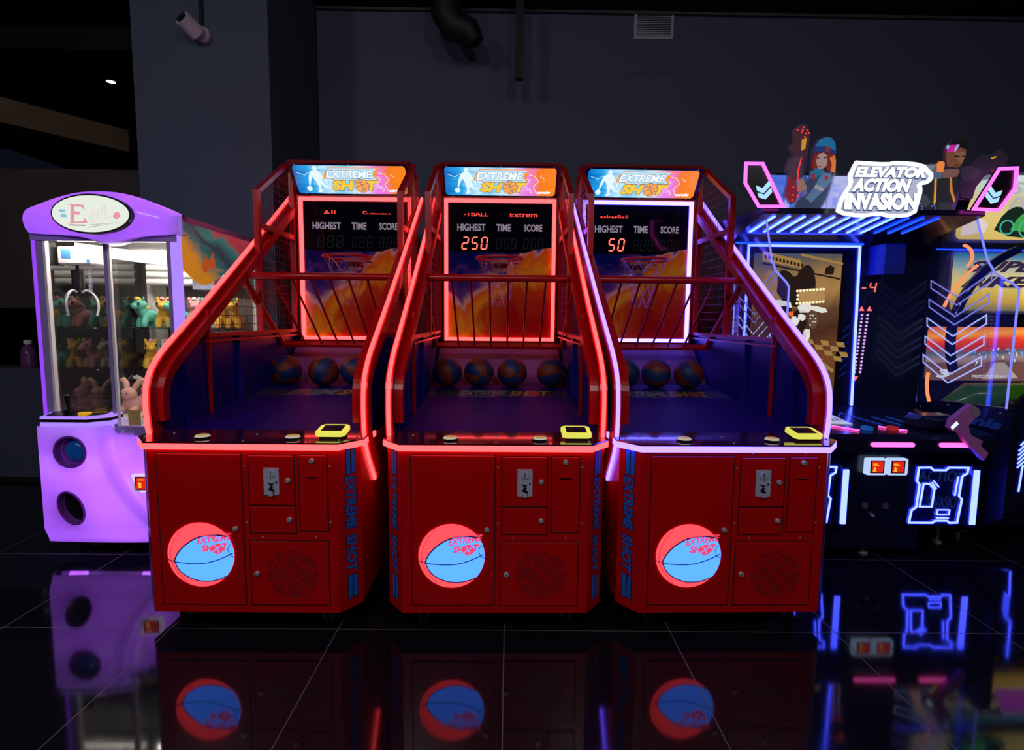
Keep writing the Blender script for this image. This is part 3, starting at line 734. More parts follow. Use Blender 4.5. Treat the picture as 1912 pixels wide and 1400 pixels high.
BALLS = [(0, -.385, 1.50, (20, 70, 10), 'blue and orange basketball at the far left of the left machine deck'),
         (0, -.105, 1.46, (60, 20, -20), 'brightest blue and orange basketball on the deck of the left machine'),
         (0, .10, 1.52, (20, 10, 130), 'grey-lit basketball behind the right neon rail of the left machine, left one of two'),
         (0, .325, 1.46, (50, 0, 210), 'basketball partly hidden by the right neon rail of the left machine'),
         (1, -.365, 1.47, (80, 20, 200), 'mostly orange basketball at the left end of the middle machine deck'),
         (1, -.140, 1.47, (10, 0, 35), 'basketball second from left on the middle machine deck, above the word EXTREME'),
         (1, .095, 1.47, (30, 35, 60), 'blue-topped basketball above the orange SHOT lettering of the middle machine'),
         (1, .378, 1.47, (10, 5, 250), 'orange basketball at the right end of the middle machine deck'),
         (2, -.180, 1.47, (95, 0, 10), 'basketball with orange top and faint letters, left one in the lilac-lit machine'),
         (2, .045, 1.47, (20, 60, 80), 'dark blue basketball in the middle of three in the lilac-lit machine'),
         (2, .275, 1.45, (70, 30, 140), 'blue and orange basketball, right one of three in the lilac-lit machine')]
for mi_, x, y, rot, lab in BALLS:
    cx, cy, rz = MX[mi_]
    o = ball0 if first else ball0.copy()
    if not first: C.objects.link(o)
    first = False
    q = Matrix.Rotation(rz, 3, 'Z') @ Vector((x, y, 0))
    o.location = (cx+q.x, cy+q.y, .905+.066*(y-.30)+.1068); o.rotation_euler = [math.radians(a) for a in rot]
    tag(o, lab, 'basketball', 'basketballs waiting on the decks')

# ---------------------------------------------------------------- claw machine
PX0, PX1, PY, PY2 = -2.785, -1.935, 3.35, 4.42; PC = (PX0+PX1)/2
def glowshell(name, c1, tr):
    """thin purple plastic that lets the lamps behind it shine through"""
    mt = bpy.data.materials.new(name); mt.use_nodes = True; nt = mt.node_tree; nt.nodes.clear()
    t = nt.nodes.new('ShaderNodeBsdfTranslucent'); t.inputs[0].default_value = (*tr, 1)
    d = nt.nodes.new('ShaderNodeBsdfDiffuse'); d.inputs[0].default_value = (*c1, 1)
    g = nt.nodes.new('ShaderNodeBsdfGlossy'); g.inputs['Roughness'].default_value = .25
    a = nt.nodes.new('ShaderNodeMixShader'); a.inputs[0].default_value = .30
    b_ = nt.nodes.new('ShaderNodeMixShader'); b_.inputs[0].default_value = .05
    o = nt.nodes.new('ShaderNodeOutputMaterial'); L_ = nt.links
    L_.new(t.outputs[0], a.inputs[1]); L_.new(d.outputs[0], a.inputs[2]); L_.new(a.outputs[0], b_.inputs[1]); L_.new(g.outputs[0], b_.inputs[2]); L_.new(b_.outputs[0], o.inputs[0])
    return mt
M_SHELL = glowshell('purple_glow_plastic', (.45, .2, .75), (.9, .85, 1))
M_PFRAME = noisy('lilac_frame_enamel', (.30, .22, .55), .4, 12, .05)
M_PGLOW = em('lilac_post_glow', (.42, .24, 1), 1.05)
M_PGLOW2 = em('violet_edge_glow', (.32, .06, .95), 1.0)
M_IN = noisy('white_chamber_panel', (.78, .75, .70), .5, 8, .04)
claw = empty('claw_machine', (PC, PY, 0), 0, 'purple glowing claw machine full of plush toys, at the left', 'claw machine')
W2 = (PX1-PX0)/2; DP = PY2-PY
def lb(c, d, name, mt, par=claw, bev=0): return MB().box(c, d, 0, None, bev).build(name, mt, par)
sm = lambda t: max(0, min(1, t))**2*(3-2*max(0, min(1, t)))
# lower front shell: height field with two round holes and a recess at the right
ZB, ZT = .113, .815
def bulge(x, z):
    t = (ZT-z)/(ZT-ZB)
    xc = -.02+.42*t**2.6                    # the ridge that sweeps to the lower right
    a = sm((xc-x)/.07+.5)
    b = .035*math.exp(-((x-xc-.05)/.035)**2)
    edge = min(1, (x+W2)/.05+.2)
    o = -(.085*a+.02)*edge + .0
    o -= b*.6*(1-a)
    bott = sm((.10-(z-ZB))/.10); o += .03*bott
    if x > xc+.13: o += .055*sm((x-xc-.13)/.03)*sm((z-.36)/.05)
    return o
H1 = (-.200, .665, .088, .088, 0); H2 = (-.215, .325, .066, .100, .45)
def inh(x, z, h, k=1):
    dx, dz = x-h[0], z-h[1]; c, s_ = math.cos(h[4]), math.sin(h[4]); return ((dx*c+dz*s_)/h[2])**2+((-dx*s_+dz*c)/h[3])**2 < k
NX, NZ = 110, 100; vs = []; idx = {}
for j in range(NZ+1):
    for i in range(NX+1):
        x = -W2+2*W2*i/NX; z = ZB+(ZT-ZB)*j/NZ
        if x > .02: z_ = ZB+(.765-ZB)*j/NZ
        z_ = ZB+((ZT if x < 0 else ZT-.05*sm(x/.04))-ZB)*j/NZ
        vs.append((x, bulge(x, z_), z_-.012*math.cos(x/W2*1.3)*(1-j/NZ)))
fs = []
for j in range(NZ):
    for i in range(NX):
        x = -W2+2*W2*(i+.5)/NX; z = ZB+(ZT-ZB)*(j+.5)/NZ
        if inh(x, z, H1) or inh(x, z, H2): continue
        a = j*(NX+1)+i; fs.append((a, a+1, a+NX+2, a+NX+1))
sh = MB().add(vs, fs).build('front_shell', M_SHELL, claw, True)
def ell3(h, k, y, n=36):
    c, s_ = math.cos(h[4]), math.sin(h[4]); o = []
    for i in range(n):
        a = 2*PI*i/n; u, v = h[2]*k*math.cos(a), h[3]*k*math.sin(a); x = h[0]+u*c-v*s_; z = h[1]+u*s_+v*c
        o.append((x, y if y is not None else bulge(x, z)-.003, z))
    return o
M_PRIM = noisy('violet_rim_plastic', (.20, .04, .42), .25, 20, .05, coat=.4)
for h, nm in ((H1, 'speaker_tube'), (H2, 'prize_opening')):
    A = ell3(h, 1.03, None); B = ell3(h, .93, -.070); n = len(A)
    MB().tube(A, .007, 8, closed=True).add(A+B, [(i, (i+1) % n, n+(i+1) % n, n+i) for i in range(n)]).build(nm, M_PRIM, sh, True)
mb = MB(); mb.ell((H1[0]+.006, -.070, H1[1]), (.058, .026, .058), 24); mb.build('blue_speaker', mat('blue_speaker_cone', (.005, .05, .22), .2, emit=(.0, .04, .2), es=.4), sh, True)
mb = MB(); mb.prism([(p[0], p[2]) for p in ell3(H1, .96, .0)], lambda a, b_, h=0: Vector((a, -.066+h, b_)), .008); mb.build('speaker_back', M_PRIM, sh)
mb = MB(); mb.prism([(p[0], p[2]) for p in ell3(H2, .95, .0)], lambda a, b_, h=0: Vector((a, -.068+h, b_)), .01); mb.build('prize_flap', M_BLACK, sh)
# lamps behind the shell
for i, (x, z, e) in enumerate([(-.36, .52, 2.0), (-.10, .62, 2.2), (-.05, .32, 2.4), (-.36, .18, 1.8), (.14, .45, 2.0), (.10, .18, 1.8), (.30, .24, 1.8), (.22, .70, 1.4), (-.12, .74, 1.6), (-.38, .74, 1.2)]):
    ld = bpy.data.lights.new('shell_lamp', 'POINT'); ld.energy = e*.40; ld.color = (.46, .12, 1.0); ld.shadow_soft_size = .05
    lo = bpy.data.objects.new('shell_lamp', ld); C.objects.link(lo); lo.parent = claw; lo.location = (x, .10, z)
lb((0, .20, .46), (2*W2-.02, .02, .70), 'inner_bulkhead', M_IN)
# body sides, base, rear
M_PSIDE = noisy('purple_side_panel', (.16, .05, .32), .35, 10, .05)
lb((W2-.01, DP/2+.01, .45), (.02, DP-.02, .64), 'side_panel', M_PSIDE); lb((-W2+.01, DP/2+.01, .45), (.02, DP-.02, .64), 'side_panel', M_PSIDE)
lb((0, DP-.01, 1.05), (2*W2-.04, .02, 1.9), 'rear_panel', M_IN); lb((0, DP/2, .115), (2*W2-.02, DP-.06, .03), 'base_plate', M_BLACK)
lb((-W2-.004, .06, .42), (.008, .015, .58), 'black_edge_strip', M_BLACK)
for x in (-W2+.09, W2-.09):
    for y in (.12, DP-.10): caster(claw, x, y, .10)
# control shelf at the left: dark deck in a glowing collar
col = [(-W2+.045, -.085), (-.105, -.085), (.005, -.045), (.035, .02), (-W2+.045, .02)]
tz = lambda z0: (lambda u, v, h=0: Vector((u, v, z0+h+.16*(v+.13))))
MB().prism(col, tz(.800), .030).build('control_collar', M_PGLOW, claw)
MB().prism([(a*1.0+(.002), b_) for a, b_ in col], tz(.830), .018).build('control_band', mat('black_copper_band', (.02, .01, .012), .15, coat=.5), claw)
MB().prism(col, tz(.848), .014).build('control_rim', M_PGLOW, claw)
cp = MB(); cp.prism([(-W2+.065, -.070), (-.12, -.070), (-.035, -.035), (-.03, .01), (-W2+.065, .01)], tz(.862), .004); cp = cp.build('control_plate', M_BLACK, claw)
mb = MB(); mb.tube([(-.245, -.035, .88), (-.245, -.035, .905)], .026, 16); mb.tube([(-.245, -.035, .90), (-.245, -.035, .935), (-.248, -.035, .965), (-.249, -.035, .99), (-.249, -.035, .998)], [.008, .009, .018, .017, .006], 14)
mb.build('joystick', M_BLACK, claw, True)
mb = MB(); mb.cyl((-.145, -.045, .872), (-.145, -.045, .890), .034, 24); mb.build('button', mat('amber_button', (.7, .42, .02), .3, emit=(1, .5, .02), es=.35), claw, True)
mb = MB()
for i in range(5): mb.box((-.14+.022*i, -.008+.002*i, .884+.0008*i), (.014, .016, .004))
mb.build('button_print', mat('amber_print', (.5, .25, .03), .4, emit=(.8, .35, .05), es=.25), cp)
# card reader at the right of the shell
fc3 = plane((.10, -.015, .40), (1, 0, 0), (0, 0, 1))
MB().prism(rrect(.0, .0, .14, .112, .012), fc3, .02).build('card_reader', em('lilac_white_reader', (.85, .6, 1), 1), claw)
rs = MB(); rs.prism(rrect(.022, .014, .118, .098, .003), fc3, .001, 0, .021); rs.prism(rrect(.030, .020, .110, .092, .003), fc3, .001, 1, .0222)
rs.prism([(.040, .030), (.062, .030), (.058, .045), (.062, .055), (.050, .065), (.040, .055), (.044, .045)], fc3, .0005, 2, .0235); rs.strip([(.040, .080), (.075, .080)], fc3, .006, .0005, 2, .0235)
rs.build('reader_screen', [M_BLACK, em('red_reader_screen', (.75, .02, .01), 1), em('yellow_reader_print', (1, .55, .02), 1)], claw)
# posts, glass, mullion
ZG0, ZG1 = .80, 1.915
lb((-W2+.012, .012, (ZG0+1.95)/2), (.024, .024, 1.95-ZG0), 'edge_glow', M_PGLOW2)
lb((-W2+.045, .014, (ZG0+1.95)/2), (.042, .028, 1.95-ZG0), 'front_post', M_PFRAME)
lb((-W2+.073, .014, (ZG0+1.95)/2), (.014, .028, 1.95-ZG0), 'white_post_liner', M_WHITE)
lb((W2-.052, .014, (.74+1.95)/2), (.022, .028, 1.95-.74), 'front_post', M_PFRAME)
lb((W2-.018, .02, (.74+2.05)/2), (.046, .04, 2.05-.74), 'glowing_post', M_PGLOW)
lb((0, .011, 1.925), (2*W2, .034, .05), 'front_rail', M_PFRAME); lb((.21, .010, .772), (2*W2-.43, .035, .055), 'lower_rail', M_PFRAME)
mb = MB(); mb.cyl((.055, -.008, .772), (.055, -.016, .772), .010, 16); mb.build('rail_lock', M_CHROME, claw, True)
lb((.008, .0, (ZG0+1.92)/2), (.020, .02, 1.92-ZG0), 'mullion', M_PFRAME); lb((.026, .0, (ZG0+1.92)/2), (.014, .016, 1.92-ZG0), 'mullion_liner', M_WHITE)
M_GL = clear('clear_pane', (1, 1, 1), .05); M_GLT = clear('smoked_pane', (.72, .72, .72), .06)
lb((-.19, .018, 1.37), (.36, .006, 1.08), 'glass_pane', M_GL); lb((.20, .022, 1.34), (.40, .006, 1.12), 'glass_pane', M_GL)
lb((-W2+.012, DP/2+.02, 1.40), (.008, DP-.08, 1.30), 'side_glass', mat('smoked_mirror_glass', (.10, .10, .10), .03, .85))
lb((W2-.012, DP/2+.02, 1.36), (.006, DP-.10, 1.12), 'side_glass', M_GL)
# right side: frame, wavy printed valance
lb((W2-.012, DP/2+.02, 2.045), (.024, DP-.02, .035), 'side_rail', M_PFRAME); lb((W2-.012, DP-.03, 1.35), (.03, .05, 1.25), 'rear_post', M_WHITE)
lb((-W2+.03, DP-.03, 1.35), (.05, .05, 1.25), 'rear_post', M_WHITE)
fsd = lambda a, b_, h=0: Vector((W2-.006+h, a, b_))
wav = [(.05+(.95)*i/24, 1.72+.05*math.sin(i/24*9.0+2.6)-.02*i/24) for i in range(25)]
A_SIDE = art('valance_art', [(0, (.85, .45, .02)), (.25, (.8, .42, .03)), (.38, (.02, .22, .22)), (.5, (.02, .06, .09)), (.62, (.03, .30, .28)), (.74, (.55, .07, .10)), (1, (.60, .08, .12))], (0, .55, .45), 2.5, .25, es=.35, rough=.4)
mb = MB(); mb.prism(wav+[(1.0, 2.03), (.05, 2.03)], fsd, .004); mb.build('side_valance', A_SIDE, claw)
mb = MB()
for i, (a, b_) in enumerate([(.28, 1.80), (.36, 1.83), (.70, 1.76)]):
    mb.prism([(a, b_-.06), (a+.06, b_-.04), (a+.07, b_), (a+.04, b_+.06), (a+.01, b_+.01), (a-.02, b_)], fsd, .0008, 0 if i < 2 else 1, .0045)
mb.build('valance_figures', [mat('orange_print', (.75, .18, .03), .5, emit=(.75, .18, .03), es=.3), mat('teal_print', (.03, .35, .32), .5, emit=(.03, .35, .32), es=.3)], claw)
# crown
def cz0(x): return 1.935-.015*math.cos(PI*x/W2*.5)-.050*math.exp(-((x-.06)/.13)**2)
def cz1(x): return 2.06+.125*math.cos(PI*x/(2*W2)*.94)
NX, NZ = 60, 24; vs = []; fs = []
for j in range(NZ+1):
    for i in range(NX+1):
        x = -W2-.02+(2*W2+.04)*i/NX; v = j/NZ; z = cz0(x)+(cz1(x)-cz0(x))*v
        y = .01-(.10+.035*math.exp(-(x/.2)**2))*math.sin(PI*min(1, max(0, v)))**.45
        edge = min(1, (W2+.02-abs(x))/.06); y = .03+(y-.03)*math.sqrt(max(0, edge))
        vs.append((x, y, z))
for j in range(NZ):
    for i in range(NX): a = j*(NX+1)+i; fs.append((a, a+1, a+NX+2, a+NX+1))
crown = MB().add(vs, fs).build('crown', M_SHELL, claw, True)
vt = [(-W2-.02+(2*W2+.04)*i/30, y, cz1(-W2-.02+(2*W2+.04)*i/30)-(.0 if y < .1 else .02)) for y in (.025, .10) for i in range(31)]
MB().add(vt, [(i, i+1, 32+i, 31+i) for i in range(30)]).build('crown_top', M_PSIDE, crown, True)
lb((0, .06, 1.95), (2*W2, .09, .012), 'crown_floor', M_IN); lb((0, .105, 2.00), (2*W2-.02, .01, .11), 'crown_back', M_PSIDE)
for x, e in ((-.36, .9), (-.18, 1.0), (0, .8), (.18, 1.0), (.36, .9)):
    ld = bpy.data.lights.new('crown_lamp', 'POINT'); ld.energy = e*.75; ld.color = (.46, .12, 1.0); ld.shadow_soft_size = .04
    lo = bpy.data.objects.new('crown_lamp', ld); C.objects.link(lo); lo.parent = claw; lo.location = (x, .06, 2.06)
fo = plane((.045, -.142, 2.028), (1, 0, 0), (0, 0, 1))
mb = MB(); mb.prism(circ(0, 0, .222, 48, ry=.110), fo, .03, 0, -.02); mb.prism(circ(0, 0, .212, 48, ry=.100), fo, .002, 1, .012)
sg = mb.build('oval_sign', [M_BLACK, em('cream_backlit_sign', (.80, .85, .76), 1)], crown)
mb = MB()
mb.prism([(-.125, .052), (-.035, .048), (-.028, .018), (-.045, .036), (-.085, .040), (-.088, .012), (-.055, .010), (-.060, -.006), (-.090, -.006), (-.092, -.045), (-.042, -.042), (-.030, -.022), (-.018, -.050), (-.125, -.056), (-.112, -.048), (-.105, .044)], fo, .0006, 0, .0145)
for pts in ([(-.01, -.03), (.02, .03), (.03, .01), (.0, -.04), (.03, -.045)], [(.045, .02), (.04, -.03), (.06, -.035)], [(.06, .0), (.075, .06), (.09, .03), (.07, -.03), (.10, -.02), (.13, -.005)]): mb.strip(smoothpath(pts), fo, .004, .0005, 1, .0145)
mb.prism([(.125, -.015), (.135, .008), (.158, .010), (.165, -.010), (.150, -.028), (.130, -.024)], fo, .0006, 0, .0145)
mb.strip([(-.12, -.062), (-.03, -.064)], fo, .006, .0005, 2, .0145); mb.strip([(-.02, -.075), (.16, -.045), (.0, -.06)], fo, .003, .0005, 2, .0145)
for k in (0, 1): mb.prism([(-.172+.006*k, .022-.026*k), (-.140+.006*k, .022-.026*k), (-.136+.006*k, .006-.026*k), (-.168+.006*k, .006-.026*k)], fo, .0005, 3, .0145)
mb.build('sign_script', [em('pink_sign_print', (.80, .32, .38), 1), em('pale_pink_print', (.85, .62, .66), 1), em('grey_sign_print', (.35, .28, .26), 1), em('blue_sign_print', (.25, .55, .72), 1)], sg)
# chamber: floor, back, rollers, lamps
lb((0, DP/2+.02, .765), (2*W2-.05, DP-.08, .02), 'chamber_floor', M_IN)
lb((0, DP/2+.02, 1.935), (2*W2-.05, DP-.06, .02), 'chamber_ceiling', M_WHITE)
lb((.08, DP-.035, 1.25), (.70, .01, .88), 'rear_glass', noisy('grey_rear_glass', (.10, .10, .105), .12, 3, .3))
mb = MB()
for i in range(4): mb.cyl((-W2+.06, DP-.10, 1.72+.055*i), (W2-.04, DP-.10, 1.72+.055*i), .0275, 16)
mb.build('roller_shutter', M_WHITE, claw, True)
mb = MB(); mb.box((0, .10, 1.918), (.74, .05, .012)); mb.build('chamber_tube_light', em('warm_white_tube', (1, .93, .82), 34), claw)
mb = MB(); mb.box((.02, DP-.30, 1.918), (.74, .05, .012)); mb.build('chamber_tube_light', em('warm_white_tube', (1, .93, .82), 34), claw)
for x_ in (W2-.055,): lb((x_, .045, 1.36), (.012, .012, 1.0), 'chamber_tube_light', em('added_post_fill', (1, .94, .86), 16))  # extra tube hidden behind the right post, added to brighten the toy heap
mb = MB(); mb.bar((-.36, .27, 1.885), (.36, .42, 1.80), .07, .07); mb.box((.24, .42, 1.83), (.12, .12, .10)); mb.build('gantry_rail', M_WHITE, claw)
mb = MB(); mb.box((.28, .60, 1.70), (.15, .12, .10)); mb.build('gantry_motor', M_STEEL, claw)
fcx = -.285; fcy = .20
mb = MB(); mb.box((fcx, fcy, 1.830), (.215, .12, .11), 0, None, .01); cg = mb.build('claw_carriage', M_WHITE, claw)
mb = MB(); mb.box((fcx-.05, fcy-.0605, 1.84), (.055, .002, .055)); mb.box((fcx+.085, fcy-.0605, 1.795), (.022, .002, .022)); mb.build('blue_sticker', mat('blue_sticker', (.05, .22, .5), .5), cg)
mb = MB(); mb.cyl((fcx-.03, fcy, 1.78), (fcx-.03, fcy, 1.745), .010, 10); mb.cyl((fcx-.03, fcy, 1.745), (fcx-.03, fcy, 1.635), .034, 18); mb.cyl((fcx-.03, fcy, 1.635), (fcx-.03, fcy, 1.60), .020, 14)
hd = mb.build('claw_head', M_BLACK, claw, True)
mb = MB(); pts = []
for i in range(90): a = i*.9; pts.append((fcx+.045+.010*math.cos(a), fcy+.010*math.sin(a), 1.76-.0017*i))
mb.tube(pts, .0022, 5); mb.build('coiled_cable', M_STEEL, hd, True)
for k, a in enumerate((PI-.1, .1, -PI/2)):
    mb = MB(); ca, sa = math.cos(a), math.sin(a)
    pr = smoothpath([(.012, 1.605), (.045, 1.625), (.08, 1.605), (.108, 1.56), (.110, 1.51), (.098, 1.465)], 2)
    mb.tube([(fcx-.03+r_*ca, fcy+r_*sa, z_) for r_, z_ in pr], .0065, 8); mb.build('claw_finger', M_WHITE if k < 2 else M_CHROME, hd, True)
# glass shelves
M_SHELF = clear('green_shelf_glass', (.75, .85, .8), .15)
lb((.0, DP-.17, 1.372), (2*W2-.08, .24, .008), 'glass_shelf', M_SHELF); lb((.0, DP-.17, 1.065), (2*W2-.08, .24, .008), 'glass_shelf', M_SHELF)
lb((-.06, .25, .90), (.005, .26, .24), 'prize_chute', M_GL); lb((-.25, .38, .90), (.38, .005, .24), 'prize_chute', M_GL)
mb = MB(); mb.box((.085, .05, .835), (.075, .004, .11)); mb.build('yellow_notice', noisy('yellow_notice_card', (.50, .38, .08), .6, 60, .3), claw)

# ---------------------------------------------------------------- plush toys
PC_ = {'mint': (.16, .62, .50), 'yellow': (.90, .55, .07), 'pink': (.85, .38, .38), 'white': (.8, .74, .72), 'coral': (.85, .20, .14), 'peach': (.85, .50, .36), 'grey': (.45, .42, .45)}
def plush(colr, mane): return noisy('%s_plush' % colr, PC_[colr], .95, 160, .12, bump=.5)
eyeM = mat('black_bead_eye', (.01, .01, .015), .15); 
def pony(c, mane, s=1):
    root = empty('plush_pony', (0, 0, 0))
    mb = MB(); mb.ell((0, .015, .085), (.045, .065, .048), 14)
    mb.ell((0, -.03, .125), (.030, .035, .045), 12)
    mb.ell((0, -.05, .172), (.046, .045, .043), 16); mb.ell((0, -.090, .160), (.028, .026, .024), 12)
    for sx_ in (-1, 1):
        for yy in (-.035, .06): mb.tube([(sx_*.026, yy*.9, .075), (sx_*.032, yy-.006, .04), (sx_*.034, yy-.010, .018), (sx_*.034, yy-.011, .004)], [.022, .024, .025, .016], 10)
        mb.ell((sx_*.032, -.042, .214), (.011, .008, .018), 8)
    mb.build('body', plush(c, 0), root, True)
    mb = MB()
    for i in range(7): t = i/6; mb.ell((.012*math.sin(i*2.1), -.072+.075*t, .214-.03*t*t-.035*t), (.018, .018, .017), 8)
    mb.build('mane', plush(mane, 0), root, True)
    mb = MB(); mb.tube([(0, .075, .10), (0, .105, .095), (.01, .125, .065), (.01, .125, .045)], [.010, .017, .016, .006], 8); mb.build('tail', plush(mane, 0), root, True)
    for sx_ in (-1, 1): MB().ell((sx_*.034, -.078, .178), (.008, .008, .013), 8).build('eye', eyeM, root, True)
    root.scale = (s, s, s); return root
def bunny(c, s=1):
    root = empty('plush_bunny', (0, 0, 0))
    mb = MB(); mb.ell((0, 0, .065), (.07, .06, .062), 16); mb.ell((0, -.035, .14), (.055, .048, .045), 16)
    for sx_ in (-1, 1):
        mb.tube([(sx_*.025, -.02, .17), (sx_*.045, .0, .21), (sx_*.075, .01, .235), (sx_*.095, .0, .23)], [.016, .020, .019, .008], 8)
        mb.tube([(sx_*.04, -.03, .04), (sx_*.055, -.07, .025), (sx_*.055, -.09, .024)], [.022, .024, .015], 8)
    mb.build('body', plush(c, 0), root, True)
    for sx_ in (-1, 1): MB().ell((sx_*.022, -.080, .148), (.006, .005, .008), 8).build('eye', eyeM, root, True)
    MB().ell((0, -.085, .132), (.007, .005, .005), 8).build('nose', plush('coral', 0), root, True)
    root.scale = (s, s, s); return root
protoP = {}; protoB = {}
def put(kind, c, mane, x, y, z, rz, lab, grp, s=1, rx=0):
    d_ = protoP if kind == 'pony' else protoB; k = (c, mane)
    if k not in d_: d_[k] = o = pony(c, mane) if kind == 'pony' else bunny(c)
    else: o = copy_tree(d_[k])
    o.location = (PC+x, PY+y, z); o.rotation_euler = (rx, 0, rz); o.scale = (s, s, s); tag(o, lab, 'plush toy', grp)
ordw = ['first', 'second', 'third', 'fourth', 'fifth', 'sixth', 'seventh', 'eighth']
for i, (x, c, mn, rz) in enumerate([(-.345, 'mint', 'yellow', -.5), (-.225, 'yellow', 'pink', .5), (-.105, 'mint', 'pink', -.5), (.010, 'pink', 'white', .5), (.115, 'mint', 'pink', .3), (.215, 'yellow', 'pink', .6), (.310, 'yellow', 'mint', .2)]):
    put('pony', c, mn, x, DP-.165, 1.377, rz, '%s plush pony on the upper glass shelf, %s from its left end' % (c, ordw[i]), 'plush ponies on the upper shelf', 1.0)
for i, (x, c, mn, rz) in enumerate([(-.335, 'yellow', 'pink', .6), (-.19, 'white', 'pink', .2), (-.06, 'pink', 'yellow', .4), (.08, 'yellow', 'pink', -.4), (.21, 'mint', 'white', .3)]):
    put('pony', c, mn, x, DP-.165, 1.070, rz, '%s plush pony on the lower glass shelf, %s from its left end' % (c, ordw[i]), 'plush ponies on the lower shelf', .98)
heap = [(-.30, .62, 'peach', 1.0), (-.12, .72, 'pink', .95), (.05, .60, 'coral', .9), (.22, .70, 'pink', 1.05), (.34, .50, 'peach', .85), (.12, .24, 'white', .6), (.20, .42, 'pink', 1.0), (.34, .26, 'white', .75), (.02, .40, 'coral', .9), (-.33, .85, 'white', 1.0), (.33, .85, 'coral', .9)]
words = ['at the left of the heap', 'at the back left', 'in the middle of the heap', 'at the back right of the heap', 'by the right side glass', 'smallest, close to the front glass', 'largest one just behind the front glass', 'in the front right corner', 'beside the prize chute', 'in the back left corner', 'in the back right corner']
for i, (x, y, c, s) in enumerate(heap):
    put('bunny', c, 0, x, y, .777, random.uniform(-.7, .7), '%s plush bunny on the claw machine floor, %s' % (c, words[i]), 'plush bunnies heaped on the chamber floor', s)

# ---------------------------------------------------------------- bottle, camera, vent, pipes, duct, spots
bt = empty('water_bottle', (-4.19, 4.93, 1.0), 0, 'plastic water bottle with white cap on the bar counter, far left', 'bottle')
mb = MB(); mb.tube([(0, 0, z) for z in (0, .006, .06, .07, .13, .14, .175, .20, .212)], [.054, .060, .060, .056, .060, .056, .045, .028, .026], 24)
mb.build('bottle_body', mat('violet_plastic_bottle', (.20, .06, .22), .2, trans=.3), bt, True)
MB().cyl((0, 0, .212), (0, 0, .245), .030, 20).build('cap', M_WHITE, bt, True)
sc_ = empty('security_camera', (-2.40, 4.57, 3.64), 0, 'white bullet security camera on the grey pillar', 'security camera')
mb = MB(); mb.cyl((.05, 0, -.02), (.05, -.03, -.02), .07, 24); mb.cyl((.045, -.03, -.01), (.03, -.08, .0), .035, 16); mb.build('mount', mat('pink_lit_white', (.55, .5, .55), .4), sc_, True)
mb = MB(); mb.tube([(.05, -.06, -.055), (.04, -.08, -.04), (-.025, -.20, .03)], [.045, .075, .072], 24); mb.build('housing', mat('pink_lit_white', (.55, .5, .55), .4), sc_, True); sc_.scale = (.85, .85, .85)
mb = MB(); mb.tube([(-.0255, -.201, .0305), (-.031, -.212, .037)], [.045, .045], 20); mb.build('lens', M_BLACK, sc_, True)
mb = MB(); mb.bar((.045, -.012, .05), (.045, -.012, .76), .035, .018); mb.build('cable_duct', M_BLACK, sc_)
vn = empty('air_vent', (1.405, WALL_Y, 4.31), 0, 'white slatted air vent high on the back wall', 'vent')
fv = plane((0, -.001, 0), (1, 0, 0), (0, 0, 1)); mb = MB(); mb.strip([(-.18, -.12), (.18, -.12), (.18, .12), (-.18, .12)], fv, .022, .02, 0, 0, True); M_VENT = mat('violet_lit_vent', (.50, .48, .55), .5); mb.build('vent_frame', M_VENT, vn)
MB().box((0, -.002, 0), (.34, .002, .22)).build('vent_back', M_BLKM, vn)
mb = MB()
for i in range(13): mb.box((0, -.010, -.098+.0163*i), (.34, .012, .007), 0, Matrix.Rotation(.5, 3, 'X'))
mb.build('louvres', M_VENT, vn)
ha = empty('access_hatch', (1.40, WALL_Y, 4.05), 0, 'dark painted access hatch on the back wall under the white vent', 'hatch')
mb = MB(); mb.box((0, -.004, 0), (.50, .008, .36), 0, None, .003); mb.build('hatch_panel', M_WALL, ha)
pp = empty('ceiling_pipe', (-.35, 5.3, CEIL), 0, 'thick black pipe hanging from the ceiling above the middle machine, left one', 'pipe', 'black hanging pipes')
mb = MB(); mb.tube([(-.15, 0, 0), (-.15, 0, -.18), (-.10, 0, -.26), (0, 0, -.30), (.04, 0, -.36)], [.10, .10, .10, .085, .06], 16); mb.cyl((-.15, -.06, -.03), (-.15, -.12, -.03), .05, 16); mb.build('pipe', M_BLKM, pp, True)
MB().tube(circ3((-.15, -.13, -.02), .045, 20, 'y'), .006, 6, closed=True).build('hook', M_GREYM, pp, True)
pp.scale = (1.4, 1.4, 1.35)
pq = empty('ceiling_strut', (.10, 5.3, CEIL), 0, 'straight black strut hanging below the ceiling, right of the thick pipe', 'pipe', 'black hanging pipes')
MB().bar((0, 0, 0), (0, 0, -.80), .07, .07).build('strut', M_BLKM, pq); MB().box((0, 0, -.02), (.20, .16, .04)).build('flange', M_BLKM, pq)
dc = empty('air_duct', (-5.0, 7.0, 0), 0, 'metal air duct under the dark ceiling at the far left', 'duct')
mb = MB(); mb.bar((-2.4, -1.3, 3.95), (-.62, 1.5, 3.95), .5, .3); mb.build('duct_body', noisy('brown_lit_duct_metal', (.30, .20, .12), .5, 4, .25), dc)  # brown light on the duct is painted into the metal colour
MB().bar((-.64, 1.44, 3.95), (-.60, 1.52, 3.95), .56, .36).build('duct_flange', mat('dark_flange', (.02, .02, .05), .5), dc)
for i in range(3):
    bm_ = tag(MB().box((-5.5, 6.2+1.7*i, CEIL-.12), (6.5, .16, .22)).build('ceiling_beam', M_BLKM), kind='structure')
